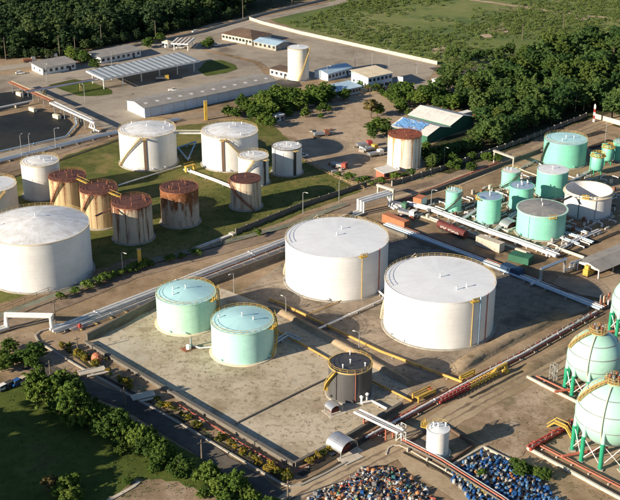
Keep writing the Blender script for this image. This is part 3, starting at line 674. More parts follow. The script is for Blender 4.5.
# ------------------------------------------------------------------ pipelines
def pipeline(label, path, pipes, sup=None, sup_step=8.0, name='pipeline', group=None, sup_mat='concrete', sup_w=None, loc=None):
    """path in metres; pipes = (sideways offset, radius, material, lift); supports are sleepers or trestles down to the ground"""
    T = thing(name, label, 'pipeline', (path[0][0], path[0][1], 0), group)
    for o, r, mt, dz in pipes:
        b = MB(); Q = offset_path(path, o); b.tube([(x, y, z + dz) for x, y, z in Q], r, 10); p = b.build('pipe', mt, T, smooth=False)
        # flange collars
        for a, c in zip(Q[:-1], Q[1:]):
            L = math.dist(a, c); n = int(L / 24)
            for i in range(n):
                q0 = lerp(a, c, (i + .5) / n); q1 = lerp(a, c, (i + .5) / n + .3 / L)
                k = MB(); k.tube([(q0[0], q0[1], q0[2] + dz), (q1[0], q1[1], q1[2] + dz)], r * 1.35, 10); k.build('flange', mt, p)
    if sup:
        os_ = [p[0] for p in pipes]; wd = sup_w or (max(os_) - min(os_) + 1.2); mid = (max(os_) + min(os_)) / 2; rm = max(p[1] for p in pipes)
        P = offset_path(path, mid)
        for a, c in zip(P[:-1], P[1:]):
            L = math.hypot(a[0] - c[0], a[1] - c[1])
            if L < 3: continue
            n = max(1, int(L / sup_step)); z = ang(a, c)
            for i in range(n):
                q = lerp(a, c, (i + .5) / n); zt = q[2] - rm
                if zt < 1.5:
                    put('sleeper', unit_box(sup_mat), T, (q[0] - path[0][0], q[1] - path[0][1], 0), z, (.4, wd, max(.1, zt)))
                else:
                    b = MB()
                    for s_ in (-1, 1):
                        e = (q[0] - math.sin(z) * s_ * wd * .42, q[1] + math.cos(z) * s_ * wd * .42, 0); b.box(e, (.28, .28, zt), z)
                    b.box((q[0], q[1], zt - .25), (.3, wd, .25), z); b.box((q[0], q[1], zt * .5), (.18, wd * .84, .18), z)
                    b.build('trestle', sup_mat, T)
    return T
def up(p, z): return (p[0], p[1], z)
A0 = G(53, 334); A1 = G(285, 243.5); A2 = G(361, 214); A3 = G(389, 205.5)
pipeline('three long white pipes running beside the corridor track behind the mint tanks', [up(A0, .9), up(A1, .9), up(A2, .9)],
         [(0, .42, 'whitepipe', 0), (1.4, .42, 'whitepipe', 0), (-1.3, .28, 'alupipe', -.1)], True, 6)
pipeline('two thin pipes with yellow stubs below the long white corridor pipes', [up(G(70, 331), .6), up(G(285, 248.5), .6)], [(0, .2, 'whitepipe', 0), (-.9, .16, 'alupipe', 0), (.8, .13, 'rustred', 0), (-1.6, .12, 'steel', 0)], True, 5, sup_mat='paleyellow')
L0 = G(8, 330.5); L1 = G(52, 331.5)
pipeline('white pipe loop rising over the road at the left edge', [up(G(-30, 343), .9), up(L0, .9), up(L0, 4.6), up(L1, 4.6), up(L1, .9), up(G(62, 329), .9)], [(0, .48, 'whitepipe', 0), (1.3, .48, 'whitepipe', 0)], None)
pipeline('white pipe loop behind the huge tank near the orange container', [up(A2, .9), up(A2, 4.8), up(A3, 4.8), up(A3, .9), up(G(398, 211), .9)], [(0, .55, 'whitepipe', 0), (1.6, .55, 'whitepipe', 0), (-1.4, .35, 'whitepipe', 0)], None)
N0, N1, N2 = G(386, 226), G(497, 269), G(602, 311)
pipeline('bundle of pale pipes running behind the two huge white tanks', [up(N0, .9), up(N1, .9), up(N2, .9)],
         [(0, .38, 'whitepipe', 0), (1.2, .3, 'alupipe', 0), (2.2, .24, 'rustred', 0), (-1.1, .34, 'blue_pipe', 0)], True, 7)
Q0, Q1 = G(540, 284), G(564, 274)
pipeline('fat silver pipe portal standing before the open shed', [up(G(530, 287), .9), up(Q0, .9), up(Q0, 5.0), up(Q1, 5.0), up(Q1, .9), up(G(574, 270), .9)], [(0, .5, 'alupipe', 0)], None)
pipeline('white and maroon pipes along the outside of the right bund', [up(G(596, 314), .8), up(G(588, 318.5), .8), up(G(525, 355), .8), up(G(480, 378), .8), up(G(386, 429), .8), up(G(366, 440), .8)],
         [(0, .32, 'whitepipe', 0), (1.0, .22, 'maroon', 0), (-.9, .16, 'rustred', 0)], True, 6)
pipeline('short red pipe behind the row of red and yellow valves', [up(G(438, 403), .7), up(G(500, 371.5), .7)], [(0, .3, 'maroon', 0), (.9, .2, 'redpipe', 0)], True, 6)
pipeline('upper orange pipe crossing below the two huge white tanks', [up(G(270, 301), .6), up(G(283, 306), .6), up(G(380, 353), .6), up(G(462, 384), .6)], [(0, .36, 'orange', 0)], True, 8)
pipeline('lower orange pipe on the bleached yard edge of the berm', [up(G(272, 330), .5), up(G(290, 339), .5), up(G(330, 361.5), .5), up(G(412, 403), .5)], [(0, .27, 'orange', 0)], True, 8)
pipeline('white pipe slanting across the bund floor from the huge tank', [up(G(378, 294), 1.2), up(G(384, 298), .7), up(G(382, 302), .7), up(G(316, 332), .7)], [(0, .3, 'whitepipe', 0)], True, 6)
pipeline('thin pale pipe on the bund floor leading from the orange pipe', [up(G(307, 316), .4), up(G(352, 297), .4), up(G(372, 290), .4)], [(0, .12, 'orange', 0)], None)
pipeline('pale blue pipe branching right of the nearer mint tank', [up(G(272, 348), .8), up(G(288, 338), .8), up(G(299, 343), .8)], [(0, .25, 'blue_pipe', 0), (1.2, .2, 'blue_pipe', 0)], True, 5)
pipeline('short white pipe between a small pump and the nearer mint tank', [up(G(192, 347), .6), up(G(200, 350), .6), up(G(213, 349), .6)], [(0, .2, 'whitepipe', 0)], None)
pipeline('two fat white pipes along the front of the mint compound', [up(G(405, 206), 1.0), up(G(430, 212), 1.0), up(G(482, 232), 1.0), up(G(530, 249), 1.0), up(G(556, 259), 1.0)], [(0, .62, 'whitepipe', 0), (1.7, .4, 'whitepipe', 0)], True, 7)
pipeline('white pipe branch between the tiny and slim mint tanks', [up(G(462, 222), .8), up(G(482, 209), .8), up(G(494, 198), .8)], [(0, .4, 'whitepipe', 0), (1.0, .25, 'alupipe', 0)], True, 6)
pipeline('white pipe branch left of the patched grey roof tank', [up(G(492, 236), .8), up(G(515, 217), .8), up(G(532, 207), .8)], [(0, .35, 'whitepipe', 0), (1.0, .3, 'whitepipe', 0)], True, 6)
pipeline('white pipes behind the plain mint tank leading to the wide mint tank', [up(G(570, 184), .7), up(G(592, 172), .7), up(G(598, 166), .7)], [(0, .3, 'whitepipe', 0), (.9, .2, 'whitepipe', 0)], True, 6)
pipeline('pale pipe elbow on the green patch left of the wide mint tank', [up(G(520, 170), .6), up(G(535, 162), .6), up(G(545, 169), .6)], [(0, .25, 'whitepipe', 0)], True, 6)
for i, (p, q, lb) in enumerate([((566, 228), (588, 236), 'upper left'), ((562, 234), (592, 245), 'middle'), ((560, 240), (578, 247), 'lower left')]):
    pipeline('pale manifold pipe right of the patched roof tank, ' + ['topmost', 'middle', 'lowest'][i] + ' of three', [up(G(*p), .8), up(G(*q), .8)], [(0, .25, 'whitepipe', 0), (.8, .2, 'blue_pipe', .2)], True, 4, group='manifold pipes by the patched roof tank')
pipeline('long manifold header running towards the open shed from the mint compound', [up(G(546, 258), .9), up(G(572, 243), .9), up(G(598, 232), .9)], [(0, .35, 'whitepipe', 0), (-1.1, .25, 'whitepipe', 0)], True, 5)
pipeline('cream pipe running left of the open shed', [up(G(556, 250), .8), up(G(584, 260), .8)], [(0, .5, 'creamwall', 0)], True, 6)
# rear lawn
pipeline('twin white pipes crossing the lawn between rear tanks and lone rusty tank', [up(G(184, 171), .6), up(G(214, 182), .6), up(G(234, 190), .6)], [(0, .3, 'whitepipe', 0), (1.1, .3, 'whitepipe', 0)], True, 6)
pipeline('thin grey pipe over the lawn behind the streaked rusty tanks', [up(G(118, 187), .6), up(G(181, 167), .6)], [(0, .28, 'alupipe', 0)], True, 7)
pipeline('blue pipes between the two wide rear tanks', [up(G(177, 150), 1.0), up(G(196, 144), 1.0), up(G(188, 162), 1.0), up(G(178, 150), 1.0)], [(0, .3, 'blue_pipe', 0)], True, 6)
pipeline('bundle of grey pipes along the rear road behind the lawn tanks', [up(G(-40, 176), .8), up(G(0, 163), .8), up(G(100, 138), .8), up(G(180, 121), .8)], [(0, .3, 'alupipe', 0), (1.0, .3, 'alupipe', 0), (2.0, .25, 'blue_pipe', 0), (-1.0, .2, 'steel', 0)], True, 7)
pipeline('thin pale pipe edging the dark ground patch at far left', [up(G(-40, 164), .7), up(G(0, 153), .7), up(G(66, 138), .7), up(G(77, 126), .7), up(G(76, 119), .7)], [(0, .3, 'blue_pipe', 0)], True, 8)
def hi(u, v, z): return G(u, v, z)
pipeline('elevated silver pipes on trestles descending to the rear road at upper left', [hi(50, 103, 4.2), hi(94, 123, 4.2), hi(95, 127, 2.0), up(G(94, 133), .8)], [(0, .42, 'whitepipe', 0), (1.4, .28, 'steel', 0), (2.4, .3, 'whitepipe', 0)], True, 9, sup_mat='steel')
pipeline('elevated red pipe rack at the upper left edge', [hi(8, 82, 4.2), hi(28, 91, 4.2), hi(50, 101, 4.2)], [(0, .3, 'rustred', 0), (1.1, .3, 'rustred', 0), (2.0, .25, 'tan', 0)], True, 8, sup_mat='steel')
pipeline('elevated grey pipe crossing the grass island towards the striped canopy', [hi(27, 92, 4.6), hi(62, 85.5, 4.6), hi(100, 79, 4.6)], [(0, .45, 'alupipe', 0), (1.3, .4, 'maroon', 0)], True, 14, sup_mat='paleyellow')
pipeline('low white pipe bridging the dark ground patches at the left edge', [hi(-30, 114, 1.6), hi(0, 107.5, 1.6), hi(31, 101, 1.6)], [(0, .4, 'whitepipe', 0)], True, 9, sup_mat='creamwall')
# pipe bridge by the black tank
B0, B1 = hi(357, 411, 2.6), hi(401, 432, 4.0)
pipeline('pipe bridge on lattice trestle crossing the drain by the black tank', [B0, B1], [(-.9, .3, 'whitepipe', 0), (0, .22, 'alupipe', 0), (.9, .3, 'whitepipe', 0)], True, 5.5, sup_mat='redpipe', sup_w=2.8)
pipeline('pipe rack running down right from the lattice trestle to the drum yard', [hi(401, 440, 1.6), hi(440, 460, 1.2), hi(500, 498, 1.2), hi(520, 512, 1.2)], [(-.6, .22, 'dkconcrete', 0), (.3, .2, 'redpipe', 0), (1.0, .16, 'steel', 0)], True, 5)
pipeline('pale pipes on the ground right of the black tank', [up(G(362, 405), .6), up(G(372, 403), .6), up(G(387, 411), .6)], [(0, .3, 'whitepipe', 0)], True, 4)
pipeline('orange pipe along the pad of the nearest sphere tank', [up(G(536, 446), .6), up(G(580, 469), .6), up(G(640, 500), .6)], [(0, .2, 'redpipe', 0), (.8, .12, 'rustred', 0)], True, 4)
pipeline('red pipe at the foot of the farther sphere tank', [up(G(536, 378), .6), up(G(572, 395), .6)], [(0, .2, 'redpipe', 0)], True, 4)
pipeline('thin red pipe along the foot of the front bund wall', [up(G(175, 404), .5), up(G(230, 438), .5), up(G(292, 475), .5), up(G(322, 459), .5)], [(0, .15, 'drum_red', 0)], True, 6)
pipeline('rusty long pipe between the dirt road and the mint compound wall', [up(G(398, 203), .5), up(G(440, 188), .5), up(G(500, 164), .5)], [(0, .4, 'rustred', 0), (1.0, .25, 'redpipe', 0)], True, 6)

def lattice(label, c, wd, h, mat):
    T = thing('lattice_tower', label, 'tower', (c[0], c[1], 0)); z0 = R(43)
    cs = []
    for sx, sy in ((-1, -1), (1, -1), (1, 1), (-1, 1)):
        x, y = sx * wd / 2, sy * wd / 2; cs.append((x * math.cos(z0) - y * math.sin(z0), x * math.sin(z0) + y * math.cos(z0)))
    for x, y in cs: MB().box((x, y, 0), (.16, .16, h), z0).build('leg', mat, T, world=False)
    n = max(2, int(h / 1.6))
    for i in range(n):
        za, zb = h * i / n, h * (i + 1) / n
        for k in range(4):
            a, c2 = cs[k], cs[(k + 1) % 4]; b = MB(); b.tube([(*a, za), (*c2, zb)], .06, 4); b.tube([(*a, zb), (*c2, zb)], .06, 4); b.build('brace', mat, T, world=False)
lattice('white lattice trestle under the pipe bridge by the black tank', G(401, 441), 1.6, 4.4, 'white')
lattice('small white lattice tower left of the farther sphere tank', G(553, 380), 1.4, 4.5, 'steel')

# valve rows
def valve(label, p, mat, group, s=1.0, rz=0.75, cat='valve'):
    T = thing('gate_valve', label, cat, p, group, rz)
    b = MB(); b.tube([(-.55 * s, 0, .7), (.55 * s, 0, .7)], .3 * s, 8); b.box((0, 0, 0), (.35, .35, .5)); b.build('body', mat, T, world=False)
    b = MB(); b.tube([(0, 0, .8), (0, 0, 1.7 * s)], .09 * s, 6); b.build('stem', 'steel', T, world=False)
    b = MB(); b.lathe([(.42 * s, 1.62 * s), (.5 * s, 1.7 * s), (.42 * s, 1.78 * s), (.42 * s, 1.62 * s)], n=12); b.build('handwheel', mat, T, world=False)
    return T
a_, c_ = G(441, 404), G(497, 375.5)
for i in range(16):
    f = i / 15; p = lerp(a_, c_, f)
    valve('yellow valve in the red and yellow valve row along the right bund' if i >= 8 else 'red valve in the red and yellow valve row along the right bund', p, 'yellow' if i >= 8 else 'red', 'valve row along the right bund, ' + ('yellow' if i >= 8 else 'red'), 1.15)
for i in range(9):
    p = lerp(G(532, 451), G(582, 421.5), i / 8); valve('red valve on the manifold between the dirt lot and the sphere pad', p, 'red', 'red manifold valves', 1.0 if i % 3 else 1.35)
b_ = thing('red_manifold', 'red pipe manifold between the dirt lot and the nearest sphere', 'pipeline', G(531, 451))
for o in (0, .8): 
    k = MB(); k.tube([up(p, .8 + o * .4) for p in offset_path([G(530, 452), G(583, 422)], o)], .28, 8); k.build('pipe', 'red', b_)
for i in range(12):
    p = lerp(G(392, 424), G(440, 397), i / 11) if i < 6 else lerp(G(500, 366), G(590, 318), (i - 6) / 5)
    valve('red valve beside the white and maroon pipes of the right bund', p, 'red', 'scattered red valves by the right bund pipes', .7)

def machine(name, label, cat, p, rz, mat, parts, group=None):
    """small plant item: list of (part name, kind, args, material)"""
    T = thing(name, label, cat, p, group, rz)
    for pn, kd, a, mt in parts:
        b = MB()
        if kd == 'box': b.box(*a)
        elif kd == 'tube': b.tube(*a)
        else: b.lathe(*a)
        b.build(pn, mt or mat, T, world=False)
    return T
machine('yellow_gantry', 'yellow gantry valve station at the end of the earth berm', 'machine', G(424, 397), .7, 'yellow', [('frame', 'tube', ([(-3, -1, 0), (-3, -1, 1.5), (3, -1, 1.5), (3, -1, 0)], .22, 6), None), ('frame', 'tube', ([(-3, 1, 0), (-3, 1, 1.5), (3, 1, 1.5), (3, 1, 0)], .22, 6), None), ('deck', 'box', ((0, 0, .7), (5.4, 2.0, .2)), None), ('rail', 'tube', ([(-3, -1, 1.1), (3, -1, 1.1)], .1, 5), None), ('wheel', 'lathe', ([(.5, 1.6), (.62, 1.7), (.5, 1.8)], (2, 0, 0), 12), 'red')])
machine('yellow_gantry', 'yellow valve gantry on the upper orange pipe beside the valve row', 'machine', G(467, 379), .7, 'yellow', [('frame', 'tube', ([(-2.6, 0, 0), (-2.6, 0, 1.8), (2.6, 0, 1.8), (2.6, 0, 0)], .25, 6), None), ('deck', 'box', ((0, 0, 1.0), (5, 1.4, .2)), None)])
machine('yellow_crane', 'yellow elbow machine at the upper end of the valve row', 'machine', G(498, 376), .7, 'yellow', [('boom', 'tube', ([(-3.4, 0, 1.2), (-1, 0, 2.4), (2.8, 0, 2.6), (3.2, 0, 0)], .42, 8), None), ('base', 'box', ((2.9, 0, 0), (1.4, 1.4, .8)), None)])
machine('walkway_stile', 'yellow step-over walkway bridging the red manifold by the sphere pad', 'walkway', G(560, 432), R(-45), 'yellow', [('deck', 'box', ((0, 0, 2.0), (3.2, 1.2, .15)), None), ('steps', 'tube', ([(-3.4, .4, 0), (-1.6, .4, 2.0), (1.6, .4, 2.0), (3.4, .4, 0)], .2, 5), None), ('steps', 'tube', ([(-3.4, -.4, 0), (-1.6, -.4, 2.0), (1.6, -.4, 2.0), (3.4, -.4, 0)], .2, 5), None), ('rail', 'tube', ([(-3.4, .6, 1), (-1.6, .6, 3.0), (1.6, .6, 3.0), (3.4, .6, 1)], .1, 5), None), ('rail', 'tube', ([(-3.4, -.6, 1), (-1.6, -.6, 3.0), (1.6, -.6, 3.0), (3.4, -.6, 1)], .1, 5), None)])
machine('yellow_machine', 'yellow pump machine inside the mouth of the open shed', 'machine', G(588, 275), .75, 'yellow', [('body', 'box', ((0, 0, .3), (3.4, 1.8, 2.0)), None), ('cab', 'box', ((-.6, 0, 2.3), (1.4, 1.4, 1.2)), None), ('arm', 'tube', ([(1.2, 0, 2.0), (2.6, 0, 3.2), (3.6, 0, 1.2)], .22, 6), None), ('skid', 'box', ((0, 0, 0), (3.8, 2.0, .3)), 'dark')])
machine('silver_pump', 'tangle of silver pumps left of the open shed', 'pump', G(573, 269), .75, 'alupipe', [('casing', 'lathe', ([(.01, 0), (1.1, .1), (1.1, 2.2), (.01, 2.6)], (0, 0, 0), 20), None), ('casing', 'lathe', ([(.01, 0), (.8, .1), (.8, 1.8), (.01, 2.1)], (2.0, .6, 0), 20), None), ('elbow', 'tube', ([(-2, 0, .6), (-2, 0, 2.4), (2.4, 0, 2.4), (2.4, 0, .5)], .25, 8), None)])
machine('small_pump', 'small white pump on a slab between the two mint tanks', 'pump', G(188, 349), .7, 'white', [('slab', 'box', ((0, 0, 0), (3.4, 2.6, .2)), 'rustred'), ('casing', 'lathe', ([(.01, .2), (.7, .25), (.7, 1.3), (.01, 1.6)], (0, -.3, 0), 16), None), ('motor', 'box', ((1.2, .2, .2), (.5, .5, 2.6)), 'steel')])
for i, (u, v) in enumerate([(361.5, 404), (367, 401)]):
    machine('standpipe', 'white standpipe vent right of the black tank, ' + ('left' if i == 0 else 'right') + ' of two', 'standpipe', G(u, v), 0, 'white', [('pipe', 'lathe', ([(.28, 0), (.28, 1.8), (.5, 1.9), (.5, 2.2), (.01, 2.5)], (0, 0, 0), 12), None), ('base', 'box', ((0, 0, 0), (1, 1, .2)), 'concrete')])
machine('yellow_stairs', 'yellow access stairs at the joint between the two wide rear tanks', 'stairs', G(190, 171), .75, 'yellow', [('deck', 'box', ((0, 0, 2.2), (4.5, 1.4, .2)), None), ('leg', 'box', ((-2, 0, 0), (.3, 1.2, 2.2)), None), ('leg', 'box', ((2, 0, 0), (.3, 1.2, 2.2)), None), ('flight', 'tube', ([(2.2, .5, 2.2), (4.4, .5, 0)], .2, 5), None), ('rail', 'tube', ([(-2.2, .7, 3.2), (2.2, .7, 3.2)], .1, 5), None)])
machine('catwalk', 'white catwalk joining the rims of the two wide rear tanks', 'catwalk', (-47.2, 425.6, 12.4), 0, 'whitepipe', [('deck', 'box', ((0, 0, 0), (11.0, 1.0, .35)), None), ('rail', 'tube', ([(-5.4, .5, 1.2), (5.4, .5, 1.2)], .08, 5), None), ('rail', 'tube', ([(-5.4, -.5, 1.2), (5.4, -.5, 1.2)], .08, 5), None)])
machine('catwalk', 'thin rusty catwalk from the streaked rusty tank to the huge left tank', 'catwalk', (-66.2, 342.4, 12.8), R(-120), 'rustred', [('deck', 'box', ((0, 0, 0), (7.5, .8, .2)), None)])
machine('catwalk', 'yellow catwalk between the two hindmost rusty tanks', 'catwalk', (-78.3, 372.5, 12.2), R(-47), 'yellow', [('deck', 'box', ((0, 0, 0), (7.5, .8, .25)), None), ('rail', 'tube', ([(-3.7, .4, 1.1), (3.7, .4, 1.1)], .07, 5), None)])
machine('catwalk', 'yellow catwalk between the tan and the streaked rusty tank', 'catwalk', (-65.2, 358.8, 12.5), R(-44), 'yellow', [('deck', 'box', ((0, 0, 0), (6.5, .8, .25)), None), ('rail', 'tube', ([(-3.2, .4, 1.1), (3.2, .4, 1.1)], .07, 5), None)])
machine('catwalk', 'dark catwalk from the patched roof tank to the open topped tank', 'catwalk', (87.5, 366.0, 8.4), R(45), 'dark', [('deck', 'box', ((0, 0, 0), (6.0, .9, .25)), None), ('rail', 'tube', ([(-3, .4, 1.1), (3, .4, 1.1)], .07, 5), None)])
machine('yellow_post', 'tall yellow post on the lawn by the streaked rusty tank', 'post', G(140, 268), .3, 'yellow', [('post', 'box', ((0, 0, 0), (1.1, .9, 6.4)), None), ('cap', 'box', ((0, 0, 6.4), (1.3, 1.1, .2)), 'paleyellow')])
machine('yellow_post', 'tall yellow column in front of the blue walled warehouse', 'post', G(206, 120), .3, 'yellow', [('post', 'box', ((0, 0, 0), (1.3, 1.1, 8.5)), None), ('cap', 'box', ((0, 0, 8.5), (1.5, 1.3, .2)), 'paleyellow')])
for u, v in ((20, 95.5), (33, 111), (57, 118)):
    machine('anchor_block', 'yellow concrete anchor block at the dark ground patches', 'block', G(u, v), R(-45), 'creamwall', [('block', 'box', ((0, 0, 0), (4.2, 1.8, 1.5)), None), ('cap', 'box', ((0, 0, 1.5), (3.8, 1.4, .2)), 'tan')], 'yellow anchor blocks by the basins')
machine('culvert_cover', 'long pale trough lying in the lawn before the lone rusty tank', 'trough', G(212, 243), R(46), 'whitegrey', [('trough', 'box', ((0, 0, 0), (17, 1.2, .6)), None), ('lid', 'box', ((9.2, 0, 0), (1.8, 2.0, .9)), 'kerb')])
machine('striped_mast', 'red and white striped mast beside the yellow wall', 'mast', G(593.5, 122), 0, 'white', [('section', 'box', ((0, 0, k * 1.5), (.7, .7, 1.5)), 'red' if k % 2 else 'white') for k in range(5)] + [('lamp', 'lathe', ([(.3, 7.5), (.35, 7.9), (.01, 8.2)], (0, 0, 0), 10), 'white')])
for i, (u, v) in enumerate([(76, 334), (182, 405), (95, 360)]):
    pass
machine('hydrant', 'red fire hydrant at the start of the long white corridor pipes', 'hydrant', G(80, 329), 0, 'red', [('barrel', 'lathe', ([(.4, 0), (.4, 1.3), (.55, 1.35), (.01, 1.8)], (0, 0, 0), 12), None), ('outlet', 'tube', ([(-.8, 0, .9), (.8, 0, .9)], .2, 8), None)])
machine('red_hood', 'orange red hooded pump under the corner of the front bund wall', 'pump', G(97, 361), .5, 'containerorange', [('hood', 'lathe', ([(1.5, 0), (1.5, 1.4), (1.0, 2.1), (.01, 2.4)], (0, 0, 0), 12), None), ('base', 'box', ((0, 0, 0), (4, 2.2, .25)), 'concrete'), ('pipe', 'tube', ([(1.3, -1, .8), (2.4, -1, .8), (2.4, -1, 0)], .25, 6), 'yellow')])
for i, (u, v, l, wd, lb) in enumerate([(92, 372, 7, 2.6, 'nearer the orange hooded pump'), (143, 397, 6, 2.8, 'beside the asphalt road')]):
    machine('drain_cover', 'flat concrete slab bridging the roadside drain, ' + lb, 'slab', G(u, v), R(25), 'kerb', [('slab', 'box', ((0, 0, .3), (l, wd, .25)), None), ('slab', 'box', ((1.0, -2.4, .3), (l * .8, .8, .25)), None)])

# small fittings crowded round the mint tanks
rq = random.Random(11)
MINT = GG([(404, 214), (450, 200), (520, 176), (560, 178), (616, 170), (618, 226), (560, 256), (530, 252)])
TK = [(50.4, 376.7, 3.6), (61.4, 367, 5), (74.6, 379.6, 5), (74.2, 400.1, 4.2), (88, 393, 6.5), (99.8, 427.9, 9), (97.2, 375.2, 9), (77.5, 357, 9), (109.4, 414.3, 3.4), (116, 425, 3)]
def free(x, y): return all(math.hypot(x - a, y - b_) > r_ for a, b_, r_ in TK)
ni = 0
for x, y in scatter(MINT, 3.7, .45, rq):
    if not free(x, y): continue
    kd = rq.choice(['valve', 'block', 'spool', 'spool', 'box']); ni += 1
    if kd == 'valve': valve('small pale valve standing on the ground of the mint compound', (x, y, 0), rq.choice(['steel', 'whitepipe']), 'small valves in the mint compound', .8, rq.uniform(0, 3))
    elif kd == 'block': machine('pipe_block', 'small concrete pipe block in the mint compound', 'block', (x, y, 0), R(43), 'kerb', [('block', 'box', ((0, 0, 0), (rq.uniform(1, 2.4), .7, .6)), None), ('saddle', 'box', ((0, 0, .6), (.5, .5, .15)), 'steel')], 'concrete pipe blocks in the mint compound')
    elif kd == 'spool':
        l_ = rq.uniform(2, 5); machine('pipe_spool', 'short pale pipe spool lying in the mint compound', 'pipe', (x, y, 0), R(43 if rq.random() < .5 else -47), 'whitepipe', [('pipe', 'tube', ([(-l_ / 2, 0, 0), (-l_ / 2, 0, .6), (l_ / 2, 0, .6), (l_ / 2, 0, 0)], .2, 7), None), ('flange', 'tube', ([(-.1, 0, .6), (.1, 0, .6)], .32, 8), 'steel')], 'pipe spools in the mint compound')
    else: machine('control_cabinet', 'small weathered cabinet in the mint compound', 'cabinet', (x, y, 0), R(43), 'rustred', [('case', 'box', ((0, 0, .2), (1.1, .8, 1.5)), rq.choice(['concrete', 'steel', 'rustred', 'creamwall'])), ('plinth', 'box', ((0, 0, 0), (1.4, 1.1, .2)), 'concrete')], 'cabinets in the mint compound')
machine('pipe_manifold', 'cluster of rusty risers where the pale and red pipes meet at the right edge', 'pipeline', G(604, 306), R(43), 'rustred', [('riser', 'tube', ([(dx, dy, 0), (dx, dy, hh_), (dx + .8, dy, hh_)], .22, 7), mt) for dx, dy, hh_, mt in [(-2, 0, 2.6, None), (-1, .8, 3.4, 'steel'), (0, 0, 3.0, None), (1, .9, 2.4, 'creamwall'), (2, 0, 3.2, 'redpipe'), (.4, -1, 2.0, 'whitepipe')]])
# gantries over the track
def portal(label, a, c, h, mat):
    T = thing('pipe_gantry', label, 'gantry', a); 
    for p in (a, c): 
        k = MB(); k.box(p, (.6, .6, h), ang(a, c)); k.build('column', mat, T)
    k = MB(); m = lerp(a, c, .5); k.box((m[0], m[1], h), (math.dist(a, c) + 1.0, 1.0, .8), ang(a, c)); k.build('beam', mat, T)
portal('pale gantry spanning the track above the mint compound', G(494, 163), G(513, 170), 4.6, 'concrete')
portal('rusty beam gantry over the track behind the white pipe loop', G(378, 196), G(393, 201), 3.8, 'kerb')

